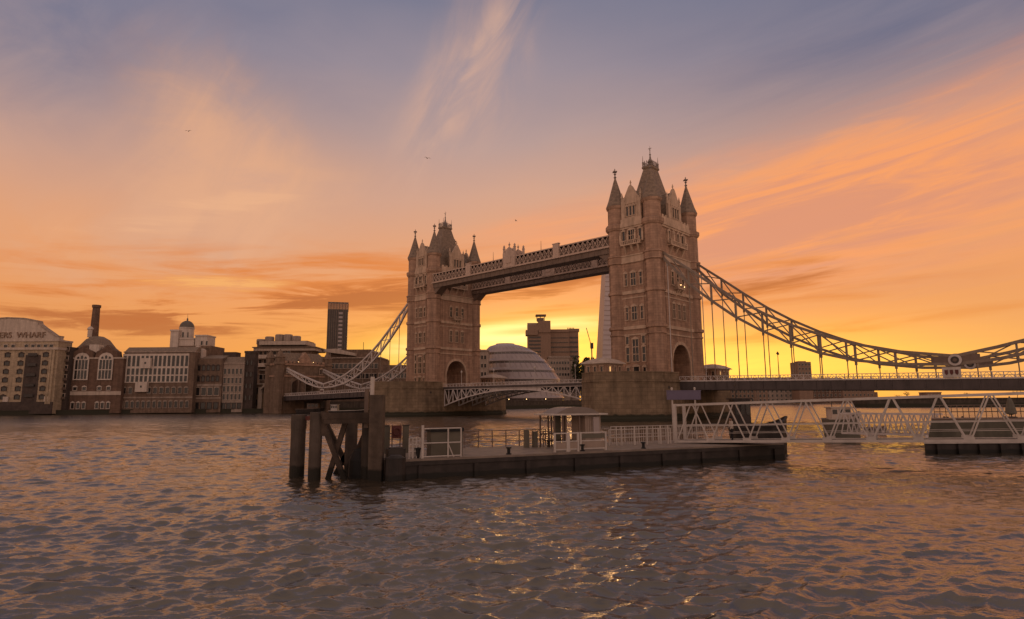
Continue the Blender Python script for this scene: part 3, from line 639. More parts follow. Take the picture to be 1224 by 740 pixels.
def side_span(s):
    b = MB(); xs = [51.8, 78, 104, 134.5] ; W = 9.2
    for a, c in zip(xs[:-1], xs[1:]):
        za, zc = zroad(a), zroad(c); a, c = s * a, s * c
        b.add([(a, -W, za - .35), (c, -W, zc - .35), (c, W, zc - .35), (a, W, za - .35), (a, -W, za), (c, -W, zc), (c, W, zc), (a, W, za)], [(0, 3, 2, 1), (4, 5, 6, 7), (0, 1, 5, 4), (1, 2, 6, 5), (2, 3, 7, 6), (3, 0, 4, 7)])
    o = b.build('side_span', 'asphalt', bridge)
    for y in (-9.3, 9.3):
        g = MB()
        for a, c in zip(xs[:-1], xs[1:]):
            za, zc = zroad(a), zroad(c); a, c = s * a, s * c
            for t0, t1, w, mi in ((-1.75, -.12, .35, 0), (-.12, .05, .7, 1), (-1.95, -1.75, .6, 0)):
                g.add([(a, y - w / 2, za + t0), (c, y - w / 2, zc + t0), (c, y + w / 2, zc + t0), (a, y + w / 2, za + t0), (a, y - w / 2, za + t1), (c, y - w / 2, zc + t1), (c, y + w / 2, zc + t1), (a, y + w / 2, za + t1)], [(0, 3, 2, 1), (4, 5, 6, 7), (0, 1, 5, 4), (1, 2, 6, 5), (2, 3, 7, 6), (3, 0, 4, 7)], mi)
        x = 52.5
        while x < 134: g.box(min(s * x, s * (x + .14)), y - .3, zroad(x) - 1.75, max(s * x, s * (x + .14)), y + .3, zroad(x) - .14); x += 2.6
        g.build('girder', ('blue_steel', 'pale_steel'), o)
        r = MB(); railing(r, s * 51.8, s * 134.5, y, zroad); r.build('railing', 'pale_steel', o)
    x = 56; m = MB()
    while x < 134: m.box(s * x - .2, -9.1, zroad(x) - 1.3, s * x + .2, 9.1, zroad(x) - .36); x += 5.5
    m.build('cross_beam', 'blue_steel', o)
    p = MB(); p.box(s * 103.4 - 1.35, -9.62, 8.0, s * 103.4 + 1.35, -9.5, 9.75); p.build('arms_panel', 'white_steel', o)
    q = MB()
    for k in (-.75, 0, .75):
        q.slab([(s * 103.4 + k - .24, 9.3), (s * 103.4 + k - .24, 8.7), (s * 103.4 + k, 8.4), (s * 103.4 + k + .24, 8.7), (s * 103.4 + k + .24, 9.3)], -9.7, -9.63)
    q.build('shield', 'red_paint', o)
    for x in (74, 98, 122):
        l = MB(); l.tube((s * x, -9.0, zroad(x)), (s * x, -9.0, zroad(x) + 5.2), .11, .06, 6); l.bar((s * x, -9.0, zroad(x) + 5.1), (s * x, -8.2, zroad(x) + 5.4), .08); l.lathe([(.12, zroad(x) + 5.2), (.3, zroad(x) + 5.5), (.05, zroad(x) + 5.9)], (s * x, -9.0), 6)
        if x != 98: l.build('lamp_post', 'iron', o)
for s in (1, -1): side_span(s)
# bascule span
def zlow(x): return 7.75 - 4.6 * (abs(x) / 30.0) ** 2
def bascule(s):
    b = MB(); b.box(min(s * .06, s * 30.4), -9.2, 8.5, max(s * .06, s * 30.4), 9.2, 8.85)
    o = b.build('bascule', 'asphalt', bridge)
    for y in (-9.1, -3, 3, 9.1):
        g = MB(); N = 15
        for i in range(N):
            a, c = s * (.06 + 30 * i / N), s * (.06 + 30 * (i + 1) / N)
            g.bar((a, y, zlow(a)), (c, y, zlow(c)), .5, .34); g.bar((a, y, 8.3), (c, y, 8.3), .45, .3)
            if i > 4: g.bar((c, y, zlow(c)), (c, y, 8.3), .26); g.bar((a, y, 8.3) if i % 2 else (a, y, zlow(a)), (c, y, zlow(c)) if i % 2 else (c, y, 8.3), .24)
            elif i < 5: g.add([(a, y, zlow(a)), (c, y, zlow(c)), (c, y, 8.3), (a, y, 8.3)], [(0, 1, 2, 3)])
        g.build('truss', 'pale_steel', o)
    g = MB()
    for y in (-9.35, 9.35): g.box(min(s * .06, s * 30.4), y - .15, 8.4, max(s * .06, s * 30.4), y + .15, 9.0)
    g.build('fascia', 'blue_steel', o)
    for y in (-9.3, 9.3): r = MB(); railing(r, s * .2, s * 30.3, y, lambda x: 9.0, .95); r.build('railing', 'pale_steel', o)
    k = MB()
    for i in range(10): x = s * (2 + i * 3); k.box(x - .15, -9, max(zlow(x) + .3, 7.7), x + .15, 9, 8.45)
    k.build('cross_beam', 'blue_steel', o)
    for x in (8, 22):
        l = MB(); l.tube((s * x, -9.3, 8.9), (s * x, -9.3, 13.2), .1, .06, 6); l.lathe([(.1, 13.1), (.28, 13.4), (.28, 13.7), (.04, 14.0)], (s * x, -9.3), 6); l.build('lamp_post', 'white_steel', o)
for s in (1, -1): bascule(s)
# south abutment gatehouse
def abutment():
    b = MB(); aw = 6.2
    b.box(-5, -12, -2, 5, -aw, 15.5); b.box(-5, aw, -2, 5, 12, 15.5); b.box(-5, -aw, -2, 5, aw, 6.2)
    arch = [(-aw, 11.5)] + [(aw * t, 11.5 + 3.6 * math.sqrt(max(0, 1 - t * t))) for t in (-.9, -.7, -.4, 0, .4, .7, .9)] + [(aw, 11.5)]
    for (y0, z0), (y1, z1) in zip(arch[:-1], arch[1:]):
        for xx in (-5, 5): b.add([(xx, y0, z0), (xx, y1, z1), (xx, y1, 15.5), (xx, y0, 15.5)], [(0, 1, 2, 3)])
        b.add([(-5, y0, z0), (5, y0, z0), (5, y1, z1), (-5, y1, z1)], [(0, 1, 2, 3)])
    b.box(-5, -12, 15.5, 5, 12, 21.6); b.box(-5.4, -12.4, 15.6, 5.4, 12.4, 16.3, 1); b.box(-5.5, -12.5, 20.6, 5.5, 12.5, 21.4, 1)
    for y in range(-12, 12, 2): b.box(4.7, y + .3, 21.6, 5.4, y + 1.4, 22.5, 1)
    o = b.build('gatehouse', ('stone_dim', 'stone'), bridge, (-140, 0, 0))
    r = MB(); r.frustum([(4.6, 11.2, 21.5), (2.6, 8.6, 26.0), (2.3, 8.2, 26.2)]); r.build('gatehouse_roof', 'slate', o)
    g = MB(); g.slabx([(-2.6, 21.5), (2.6, 21.5), (2.6, 23.6), (0, 26.6), (-2.6, 23.6)], 2.0, 5.2); g.build('gatehouse_gable', 'stone', o)
    tm = MB(); tm.lathe([(2.0, -2), (2.0, 20.4), (2.4, 20.8), (2.4, 21.5), (1.9, 21.7), (1.9, 23.6), (2.2, 23.9), (.1, 27.5)])
    me = tm.mesh('gatehouse_turret', 'stone_dim')
    for sx in (-1, 1):
        for sy in (-1, 1): link('gatehouse_turret', me, o, (sx * 4.4, sy * 11.4, 0))
    for y in (-8, 8): place_win('ab', o, 5.01, y, 17.0, math.pi / 2, 1.4, 2.2, True, (), 1)
    for y in (-3.6, 3.6): link('lamp', lamp_me, o, (5.8, y, 22.2))
    w = MB()
    for s in (-1, 1): w.box(-33, s * 9.3 - .5, 0, -5, s * 9.3 + .5, 8.6)
    w.box(-33, -9.3, 0, -5, 9.3, 7.25); w.build('approach_wall', 'granite', o)
abutment()
# ------------------------------------------------------------------ banks
def bank_wall():
    pts = [(-420, 215), (-330, 236), (-210, 261.5), (-165, 273), (-118, 277.5), (-92, 278), (-78, 291), (143, 527), (590, 1006), (900, 1500), (1150, 2000)]
    b = MB(); top = MB()
    for (x0, y0), (x1, y1) in zip(pts[:-1], pts[1:]):
        d = Vector((x1 - x0, y1 - y0)).normalized(); n = Vector((-d.y, d.x)) * 1.2
        p = [(x0, y0), (x1, y1), (x1 + n.x, y1 + n.y), (x0 + n.x, y0 + n.y)]; zt = 1.7 if x0 < -100 else 4.6
        b.prism(p, -3, zt); b.prism([(x0 - n.x * .1, y0 - n.y * .1), (x1 - n.x * .1, y1 - n.y * .1), (x1 + n.x, y1 + n.y), (x0 + n.x, y0 + n.y)], zt, zt + .35)
    o = b.build('embankment_wall', 'wall_wet'); tag(o, 'dark wet stone river wall along the far bank below the buildings', 'river wall')
    L = [(x + .6, y + 1.0) for x, y in pts] + [(2300, 2300), (2300, 2400), (-2300, 2400), (-2300, 215)]
    g = MB(); g.add([(x, y, 1.8) for x, y in L], [tuple(range(len(L)))]); tag(g.build('ground', 'soil'), kind='structure')
bank_wall()

# ------------------------------------------------------------------ trees
def tree(px, pybase, pytop, Y, wpx, label, leaf='leaf_dark', n=900, group=None, zb=None, seed=1):
    rng = random.Random(seed); p = at(px, pytop, Y); k = Y / F_PX; w = wpx * k; zb = at(px, pybase, Y).z if zb is None else zb
    h = p.z - zb; t = thing('tree', label, 'tree', (p.x, Y, zb), 0, group)
    tr = MB(); tr.tube((0, 0, -.1), (0, 0, h * .55), h * .035, h * .018, 8)
    tips = []
    for i in range(9):
        a = rng.uniform(0, 6.28); q = (math.cos(a) * w * .3, math.sin(a) * w * .3, h * rng.uniform(.5, .85)); tr.tube((0, 0, h * rng.uniform(.25, .5)), q, h * .014, h * .006, 5); tips.append(q)
    tr.build('trunk', 'bark', t)
    lobes = [(Vector(q), rng.uniform(.16, .3)) for q in tips] + [(Vector((rng.uniform(-.3, .3) * w, rng.uniform(-.3, .3) * w, h * rng.uniform(.4, .88))), rng.uniform(.14, .26)) for _ in range(8)]
    cr = MB(); s = h * .035
    for i in range(n):
        c, r = rng.choice(lobes); d = Vector((rng.gauss(0, 1), rng.gauss(0, 1), rng.gauss(0, 1))).normalized() * (rng.random() ** .4)
        q = c + Vector((d.x * r * w, d.y * r * w, d.z * r * h * .75)); a = Vector((rng.gauss(0, 1), rng.gauss(0, 1), rng.gauss(0, 1))).normalized(); bb = a.orthogonal().normalized(); ss = s * rng.uniform(.6, 1.5)
        cr.add([q - a * ss, q + bb * ss * .6, q + a * ss, q - bb * ss * .6], [(0, 1, 2, 3)])
    cr.build('crown', leaf, t)
    return t

# ------------------------------------------------------------------ buildings on the far bank
def house(name, label, cat, px0, px1, Y, rz=0.0, zb=4.5, group=None):
    a, b = at(px0, 480, Y), at(px1, 480, Y)
    t = thing(name, label, cat, ((a.x + b.x) / 2, Y, zb), rz, group)
    t['_k'] = Y / F_PX; t['_w'] = b.x - a.x; t['_c'] = (px0 + px1) / 2; t['_Y'] = Y; t['_zb'] = zb
    return t
def hz(t, py, px=None, dy=0):
    return at(t['_c'] if px is None else px, py, t['_Y'] + dy).z - t['_zb']
def hx(t, px, py=455, dy=0): return at(px, py, t['_Y'] + dy).x - t.location.x
GW = {}
def windows(t, cols, rows, w, h, mats, arched=False, mull=0, trans=(), y=-.01, skip=lambda i, j: False, name='window'):
    key = (round(w, 2), round(h, 2), mats, arched, mull, trans, name)
    if key not in GW: GW[key] = win(w, h, arched, trans, mull).mesh(name, mats)
    for j, z in enumerate(rows):
        for i, x in enumerate(cols):
            if not skip(i, j): link(name, GW[key], t, (x, y, z), 0)
def lin(a, b, n): return [a + (b - a) * i / (n - 1) for i in range(n)]
PW = ('white_paint', 'window_glass'); BWN = ('brick_dark', 'window_glass'); CW = ('concrete_pale', 'window_glass')
def strip_clean(t):
    for k in ('_k', '_w', '_c', '_Y', '_zb'):
        if k in t: del t[k]

# 1 yellow brick wharf with the curved lettered parapet
t = house('warehouse', 'yellow brick wharf building with a curved parapet bearing raised lettering', 'building', -60, 61.5, 264)
W = t['_w'] / 2; m = MB(); zc = hz(t, 411, 40); zpar = hz(t, 373, 5)
m.box(-W, 0, -4, W, 8, zc); rx0, rx1 = hx(t, 26), hx(t, 44)
b_ = MB(); m.box(-W - .4, -.7, zc, W + .4, 8.2, zc + 1.0, 1); m.box(-W, -.2, zc + 1.0, W, 8, hz(t, 401, 40)); m.box(-W - .3, -.5, hz(t, 401, 40), W + .3, 8.1, hz(t, 399, 40), 1)
m.build('wall', ('brick_yellow', 'concrete_pale'), t)
p = MB(); prof = [(-W - .2, hz(t, 400, 40)), (W + .2, hz(t, 400, 40)), (W + .2, hz(t, 396, 66)), (W - 1.5, hz(t, 396, 66)), (hx(t, 52), hz(t, 390.5, 52)), (hx(t, 45), hz(t, 386, 45)), (hx(t, 38), hz(t, 381, 38)), (hx(t, 37), hz(t, 377.5, 37)), (hx(t, 20), hz(t, 374, 20)), (hx(t, 0), zpar), (hx(t, -20), hz(t, 374, -20)), (-W + 2, hz(t, 390, -50)), (-W - .2, hz(t, 394, -60))]
p.slab(prof, -.3, 2.2); pp_ = p.build('parapet', 'concrete_pale', t)
bands = MB(); bands.slab([(x, z + .0) for x, z in prof[2:]] + [(x, z + .5) for x, z in reversed(prof[2:])], -.6, 2.5); bands.build('coping', 'concrete', t)
for c0 in (hx(t, 35), hx(t, -30)):
    r_ = MB(); r_.box(c0 - 3.2, -.12, -3, c0 + 3.2, -.01, zc - 2.2); r_.build('hoist_bay', 'brick_dark', t)
    for k in range(5): q_ = MB(); q_.box(c0 - 1.9, -.7, 3.0 + k * 4.3, c0 + 1.9, -.13, 3.2 + k * 4.3); q_.box(c0 - 1.9, -.7, 3.2 + k * 4.3, c0 + 1.9, -.62, 4.2 + k * 4.3); q_.build('bay_balcony', 'iron', t)
windows(t, [hx(t, v) for v in (1, 10, 26, 34, 41, 49, 56, -8, -16, -24)], [hz(t, 408.5, 40)], 1.5, 1.3, ('concrete_pale', 'window_glass'), y=-.21)
windows(t, [hx(t, v) for v in (4, 20.5, 50, -12)], [hz(t, v, 30) for v in (419, 429, 439, 449, 459.5, 469.5)], 2.0, 1.3, BWN, True)
for v in (56.5, 60): q_ = MB(); q_.box(hx(t, v) - .5, -.55, 0, hx(t, v) + .5, 0, zc); q_.build('pilaster', 'brick_yellow', t)
q_ = MB(); q_.box(-W, -.35, -4, W, 0, 1.0); q_.build('plinth', 'brick_dark', t)
for v in (8, 57): q_ = MB(); q_.box(hx(t, v) - 1.1, -.5, 1.05, hx(t, v) + 1.1, -.05, 3.2); q_.build('sign_board', 'white_paint', t)
cu = bpy.data.curves.new('lettering', 'FONT'); cu.body = 'BUTLERS  WHARF'; cu.size = 3.5; cu.extrude = .18; cu.align_x = 'RIGHT'
to = bpy.data.objects.new('lettering_src', cu); col.objects.link(to); dg = bpy.context.evaluated_depsgraph_get(); me = bpy.data.meshes.new_from_object(to.evaluated_get(dg)); bpy.data.objects.remove(to)
me.materials.clear(); me.materials.append(MATS['tower_brown'])
lo = link('lettering', me, t, (hx(t, 48), -.45, hz(t, 396.5, 30))); lo.rotation_euler = (math.pi / 2, 0, 0)
strip_clean(t)
# 2 recessed dark infill with roof plants
t = house('warehouse', 'narrow dark brick building recessed between the yellow wharf and the gabled brewery', 'building', 68, 77, 269)
W = t['_w'] / 2; m = MB(); m.box(-W, 0, -4, W, 18, hz(t, 408)); m.build('wall', 'brick_dark', t)
for k in range(6): q_ = MB(); q_.box(-W * .8, -.8, 2 + k * 4, W * .8, 0, 2.15 + k * 4); q_.box(-W * .8, -.8, 2.15 + k * 4, W * .8, -.72, 3.1 + k * 4); q_.build('balcony', 'brown_steel', t)
windows(t, [0], [2.3 + k * 4 for k in range(6)], 1.5, 2.0, CW); strip_clean(t)
tree(72, 409, 399, 271, 10, 'small roof garden tree above the narrow dark building', n=350, seed=3)
# 3 brewery
t = house('brewery', 'red brick brewery with two tall white arched windows, a mansard tower and a round chimney', 'building', 74, 142, 271)
W = t['_w'] / 2; m = MB(); zc = hz(t, 421); m.box(-W, 0, -4, W, 20, zc)
m.box(-W - .2, -.3, zc - .6, W + .2, 20, zc, 1); m.box(-W, -.2, hz(t, 466), W, 0, hz(t, 461.5), 1)
m.build('wall', ('brick_red', 'concrete_pale'), t)
for c0 in (94.5, 123.5):
    x = hx(t, c0); g = MB(); g.slab([(x - 5, zc), (x + 5, zc), (x + 4.4, zc + 2.6), (x + 2.2, zc + 3.4), (x, zc + 5.4), (x - 2.2, zc + 3.4), (x - 4.4, zc + 2.6)], -.25, 3); g.build('gable', 'brick_red', t)
    z0, z1 = hz(t, 448), hz(t, 423)
    q_ = MB(); q_.slab([(x - 3.2, z0), (x + 3.2, z0), (x + 3.2, z1)] + [(x + 3.2 * math.cos(a), z1 + 2.8 * math.sin(a)) for a in (.5, 1.0, 1.57, 2.14, 2.64)] + [(x - 3.2, z1)], -.42, -.26); wo_ = q_.build('arched_window', 'white_paint', t)
    q_ = MB()
    for k in (-2.1, -.7, .7, 2.1):
        q_.box(x + k - .52, -.46, z0 + .5, x + k + .52, -.425, z0 + 4.2); q_.box(x + k - .52, -.46, z0 + 4.6, x + k + .52, -.425, z1 - .4)
    for k in (-1.0, 0.0, 1.0): q_.slab([(x + k * 1.6 - .5, z1 + .1), (x + k * 1.6 + .5, z1 + .1), (x + k * 1.6 + .5, z1 + 1.2 - abs(k) * .4), (x + k * 1.6, z1 + 1.7 - abs(k) * .5), (x + k * 1.6 - .5, z1 + 1.2 - abs(k) * .4)], -.46, -.425)
    q_.build('pane', 'window_glass', wo_)
    for z in (hz(t, 460), ): windows(t, [x - 2, x + 2], [z], 1.6, 1.3, PW, True)
    windows(t, [x - 2.4, x, x + 2.4], [hz(t, 482)], 1.3, 2.4, PW, True)
x0, x1 = hx(t, 95, dy=8.5), hx(t, 128, dy=8.5); xc = (x0 + x1) / 2; g = MB()
a = (x1 - x0) / 2
g.box(x0 + 1, 3.2, zc, x1 - 1, 14, hz(t, 410)); 
lv = [(a + .3, 6.2, 412), (a * .82, 5.2, 408), (a * .5, 3.6, 399), (a * .2, 1.8, 395)]
vs, fs = [], []
for aa, bb, py in lv: z = hz(t, py, dy=5); vs += [(xc - aa, 8.5 - bb, z), (xc + aa, 8.5 - bb, z), (xc + aa, 8.5 + bb, z), (xc - aa, 8.5 + bb, z)]
for k in range(3): fs += [(4 * k + i, 4 * k + (i + 1) % 4, 4 * k + 4 + (i + 1) % 4, 4 * k + 4 + i) for i in range(4)]
g.add(vs, fs + [(12, 13, 14, 15)], 1); g.build('mansard_tower', ('brick_red', 'slate'), t)
q_ = MB(); x = hx(t, 112, 409, dy=1.2); q_.box(x - 2.1, 1.2, hz(t, 415, dy=1.2), x + 2.1, 4.5, hz(t, 405.5, dy=1.2)); q_.build('dormer', 'white_paint', t)
q_ = MB(); x = hx(t, 108.5, 390, dy=8.5); q_.lathe([(1.3, hz(t, 397, dy=8.5)), (1.3, hz(t, 388, dy=8.5)), (1.7, hz(t, 387.5, dy=8.5)), (1.2, hz(t, 385, dy=8.5)), (.1, hz(t, 383, dy=8.5))], (x, 8.5), 8); q_.build('cupola', 'white_paint', t)
q_ = MB(); x = hx(t, 113, 385, dy=9.5); q_.lathe([(1.75, hz(t, 398, dy=9.5)), (1.45, hz(t, 362, dy=9.5)), (1.75, hz(t, 361.5, dy=9.5)), (1.8, hz(t, 358.5, dy=9.5)), (1.3, hz(t, 358.4, dy=9.5))], (x, 9.5), 14); q_.build('chimney', 'brick_red', t)
strip_clean(t)
tree(79, 416, 409, 276, 8, 'low roof shrub at the left end of the gabled brewery roof', n=250, seed=5)
# 4 wing with the white window grid
t = house('brewery_wing', 'long brown brick river wing with a white grid of windows and two white hoist boxes', 'building', 142, 228, 273)
W = t['_w'] / 2; m = MB(); zt = hz(t, 416); m.box(-W, 0, -4, W, 18, zt); m.box(-W - .2, -.35, zt, W + .2, 18, zt + .5, 1); m.box(-W, -.15, hz(t, 470.5), W, 0, hz(t, 469), 1); m.build('wall', ('brick_brown', 'concrete'), t)
g = MB(); g.slabx([(0.2, zt + .5), (3.0, hz(t, 409)), (12, hz(t, 408)), (17, zt + .5)], -W, W); g.build('roof', 'slate', t)
q_ = MB(); x0, x1 = hx(t, 143.5), hx(t, 223); z0, z1 = hz(t, 452), hz(t, 417.5); q_.box(x0, -.3, z0, x1, -.02, z1); gr = q_.build('window_grid', 'white_paint', t)
q_ = MB(); n = 15; cw = (x1 - x0) / n
for i in range(n):
    for za, zb_ in ((444, 451), (435, 442.5), (420, 432.5)): q_.box(x0 + cw * (i + .22), -.34, hz(t, zb_), x0 + cw * (i + .84), -.305, hz(t, za))
q_.build('pane', 'window_glass', gr)
for xa, ya, xb, yb in ((167, 423, 179, 435), (163, 451, 177, 463)): q_ = MB(); q_.box(hx(t, xa), -1.6, hz(t, yb), hx(t, xb), -.01, hz(t, ya)); oo = q_.build('hoist_box', 'white_paint', t); w_ = MB(); w_.box(hx(t, (xa + xb) / 2) - .4, -1.64, hz(t, (ya + yb) / 2 + 1), hx(t, (xa + xb) / 2) + .4, -1.605, hz(t, (ya + yb) / 2 - 1.5)); w_.build('pane', 'window_glass', oo)
windows(t, lin(hx(t, 148), hx(t, 222), 11), [hz(t, 465)], 1.5, 2.4, ('concrete', 'window_glass'), True, skip=lambda i, j: i in (2, 3))
windows(t, lin(hx(t, 146), hx(t, 224), 13), [hz(t, 482)], 1.3, 2.6, ('concrete', 'window_glass'), True)
strip_clean(t)
# 5 white tower with dome
t = house('boilerhouse', 'white painted tower building crowned by a dark dome and cupola above the brewery wing', 'building', 202, 247, 281)
m = MB(); m.box(hx(t, 206), 2, -4, hx(t, 247, 430), 16, hz(t, 408)); m.box(hx(t, 226, 430), -.5, -4, hx(t, 247, 430), 2, hz(t, 413)); m.build('wall', 'brick_brown', t)
q_ = MB(); x0, x1 = hx(t, 230.5, 425), hx(t, 246, 425); q_.slab([(x0, hz(t, 442)), (x1, hz(t, 442)), (x1, hz(t, 414)), ((x0 + x1) / 2, hz(t, 409.5)), (x0, hz(t, 414))], -3.5, -.5); oo = q_.build('white_bay', 'white_paint', t)
w_ = MB()
for py in (421, 431): w_.box((x0 + x1) / 2 + 1.1, -3.55, hz(t, py + 1.5), (x0 + x1) / 2 + 1.9, -3.505, hz(t, py - 1.5))
w_.build('pane', 'window_glass', oo)
q_ = MB(); q_.box(hx(t, 203, 400, dy=3), 3, hz(t, 413, dy=3), hx(t, 212.5, 400, dy=3), 7, hz(t, 389.5, dy=3)); q_.box(hx(t, 202.5, 400, dy=3), 2.7, hz(t, 391, dy=3), hx(t, 213, 400, dy=3), 7.3, hz(t, 389, dy=3)); q_.build('stair_turret', 'white_paint', t)
q_ = MB(); q_.box(hx(t, 213, 400, dy=4), 4, hz(t, 413, dy=4), hx(t, 232, 400, dy=4), 12, hz(t, 399, dy=4)); q_.box(hx(t, 212, 400, dy=4), 3.6, hz(t, 400.5, dy=4), hx(t, 234, 400, dy=4), 12.4, hz(t, 399, dy=4)); q_.build('upper_storey', 'white_paint', t)
q_ = MB(); xd = hx(t, 223, 390, dy=7.5); q_.lathe([(3.1, hz(t, 400, dy=7.5)), (3.1, hz(t, 388.5, dy=7.5)), (3.35, hz(t, 388, dy=7.5)), (3.35, hz(t, 387, dy=7.5)), (3.1, hz(t, 386.8, dy=7.5))], (xd, 7.5), 16); dr = q_.build('drum', 'white_paint', t)
w_ = MB()
for a in (-2.2, -1.57, -.94): w_.bar((xd + 3.12 * math.cos(a), 7.5 + 3.12 * math.sin(a), hz(t, 397)), (xd + 3.12 * math.cos(a), 7.5 + 3.12 * math.sin(a), hz(t, 391)), .7, .12)
w_.build('pane', 'window_glass', dr)
q_ = MB(); z0 = hz(t, 386.9, dy=7.5); q_.lathe([(3.2 * math.cos(a), z0 + 3.3 * math.sin(a)) for a in (0, .3, .6, .9, 1.2, 1.45)] + [(.35, z0 + 3.6), (.35, z0 + 4.2), (.08, z0 + 4.6), (.05, hz(t, 370, dy=7.5))], (xd, 7.5), 16); q_.build('dome', 'copper', t)
q_ = MB(); q_.box(hx(t, 233, 400, dy=3), 3, hz(t, 413, dy=3), hx(t, 247, 400, dy=3), 11, hz(t, 396, dy=3)); q_.box(hx(t, 232.5, 400, dy=3), 2.6, hz(t, 397, dy=3), hx(t, 247.5, 400, dy=3), 11.4, hz(t, 395.5, dy=3)); q_.build('side_block', 'white_paint', t)
windows(t, [hx(t, 237, 404), hx(t, 243, 404)], [hz(t, 407)], .9, 1.8, PW, y=2.98)
strip_clean(t)
# 6 plain brick
t = house('warehouse', 'plain brown brick warehouse with two pale string bands right of the white window grid', 'building', 228, 262, 276)
W = t['_w'] / 2; m = MB(); m.box(-W, 0, -4, W, 16, hz(t, 424)); m.box(-W, -.2, hz(t, 457), W, 0, hz(t, 454.5), 1); m.box(-W, -.2, hz(t, 472), W, 0, hz(t, 470.5), 1); m.build('wall', ('brick_brown', 'concrete'), t)
g = MB(); g.slabx([(0, hz(t, 424)), (6, hz(t, 419)), (16, hz(t, 424))], -W, W); g.build('roof', 'slate', t)
windows(t, lin(-W + 2, W - 2, 5), [hz(t, 451), hz(t, 438)], 1.2, 1.9, BWN, True); windows(t, lin(-W + 2, W - 2, 4), [hz(t, 468)], 2.0, 3.4, CW)
windows(t, lin(-W + 2, W - 2, 4), [hz(t, 484)], 1.8, 2.6, BWN); strip_clean(t)
# 7 pale grid block
t = house('apartment_block', 'pale rendered apartment block with five even rows of windows', 'building', 262, 288, 277)
W = t['_w'] / 2; m = MB(); m.box(-W, 0, -4, W, 15, hz(t, 430)); m.box(-W - .2, -.3, hz(t, 431), W + .2, 15, hz(t, 429.5)); m.build('wall', 'concrete', t)
g = MB(); g.slabx([(0, hz(t, 429.5)), (3, hz(t, 422)), (12, hz(t, 420)), (15, hz(t, 429.5))], -W, W); g.build('roof', 'slate', t)
g = MB(); g.box(hx(t, 257), 5, hz(t, 424), hx(t, 273), 10, hz(t, 415.5)); g.build('plant_room', 'brick_dark', t)
windows(t, lin(-W + 1.3, W - 1.3, 5), [hz(t, v) for v in (443, 454, 464, 473.5)], 1.0, 2.4, CW); windows(t, lin(-W + 1.3, W - 1.3, 4), [hz(t, 484)], 1.5, 2.2, BWN); strip_clean(t)
# 8 tall dark
t = house('warehouse', 'tall narrow dark brick block right of the pale apartment block', 'building', 288, 300, 278)
W = t['_w'] / 2; m = MB(); m.box(-W, 0, -4, W, 4, hz(t, 417)); m.box(-W - .2, -.2, hz(t, 418), W + .2, 4.1, hz(t, 415.5)); m.build('wall', 'brick_dark', t)
windows(t, [-.9, .9], [hz(t, v) for v in (432, 446, 460, 474)], .8, 1.8, BWN); strip_clean(t)
# 9 low blocks by the abutment
t = house('office_block', 'low grey terraced block on the quay between the dark block and the bridge', 'building', 300, 345, 284)
W = t['_w'] / 2; m = MB(); m.box(-W, 0, -4, W, 14, hz(t, 455)); m.box(-W + 2, 2, hz(t, 455), W, 14, hz(t, 438)); m.box(-W, -.8, hz(t, 456), W, 0, hz(t, 454.5), 1); m.box(-W + 1.6, 1.4, hz(t, 439), W, 14, hz(t, 437.5), 1); m.build('wall', ('brick_brown', 'concrete_pale'), t)
windows(t, lin(-W + 2.5, W - 2, 7), [hz(t, 450)], 1.4, 2.2, CW, y=1.98); windows(t, lin(-W + 1.5, W - 2, 7), [hz(t, 467), hz(t, 481)], 1.5, 2.4, BWN)
st = MB(); st.bar((hx(t, 312), -1.5, hz(t, 462)), (hx(t, 324), -1.5, hz(t, 449)), .5, .7); st.build('stair', 'concrete_pale', t)
for v in (311, 318): q_ = MB(); q_.box(hx(t, v) - .9, -.6, -3, hx(t, v) + .9, 0, hz(t, 459)); q_.build('pier_column', 'concrete_pale', t)
q_ = MB(); q_.ball((hx(t, 299), -1.2, hz(t, 466)), .35); q_.build('lamp', 'lamp_glow', t); strip_clean(t)
# 10 terraced flats behind
t = house('apartment_block', 'pale stepped apartment building with long white balconies and rounded roof pods', 'building', 300, 374, 330)
def terr(x0, x1, py0, py1, y0, mi=0):
    m.box(hx(t, x0, 420, y0), y0, hz(t, py1), hx(t, x1, 420, y0), y0 + 12, hz(t, py0, dy=y0), mi)
m = MB(); terr(303, 372, 412, 500, 3, 0); terr(306, 366, 404, 412, 6, 0); m.build('wall', 'brick_brown', t)
for k, (x0, x1, py, y0) in enumerate(((302, 374, 433, 0), (302, 374, 423, 0), (301, 375, 413.5, 1), (305, 362, 406, 3.5))):
    q_ = MB(); q_.box(hx(t, x0, 420), y0, hz(t, py + 2), hx(t, x1, 420), 20, hz(t, py - 2.5)); q_.build('balcony', 'concrete_pale', t)
q_ = MB(); q_.box(hx(t, 300, 420), 0, hz(t, 412), hx(t, 377, 420), 22, hz(t, 411)); q_.build('roof_edge', 'brown_steel', t)
for xx, py in ((312, 402), (322, 399), (334, 396.5), (344, 396.5), (354, 398.5)): q_ = MB(); q_.lathe([(2.4, hz(t, 408, dy=10)), (2.4, hz(t, py + 1, dy=10)), (2.1, hz(t, py, dy=10)), (.1, hz(t, py - .4, dy=10))], (hx(t, xx, 400, 10), 10), 12); q_.build('roof_pod', 'concrete', t)
windows(t, lin(hx(t, 306), hx(t, 340), 7), [hz(t, 431), hz(t, 421)], 1.6, 2.2, CW, y=2.98)
strip_clean(t)
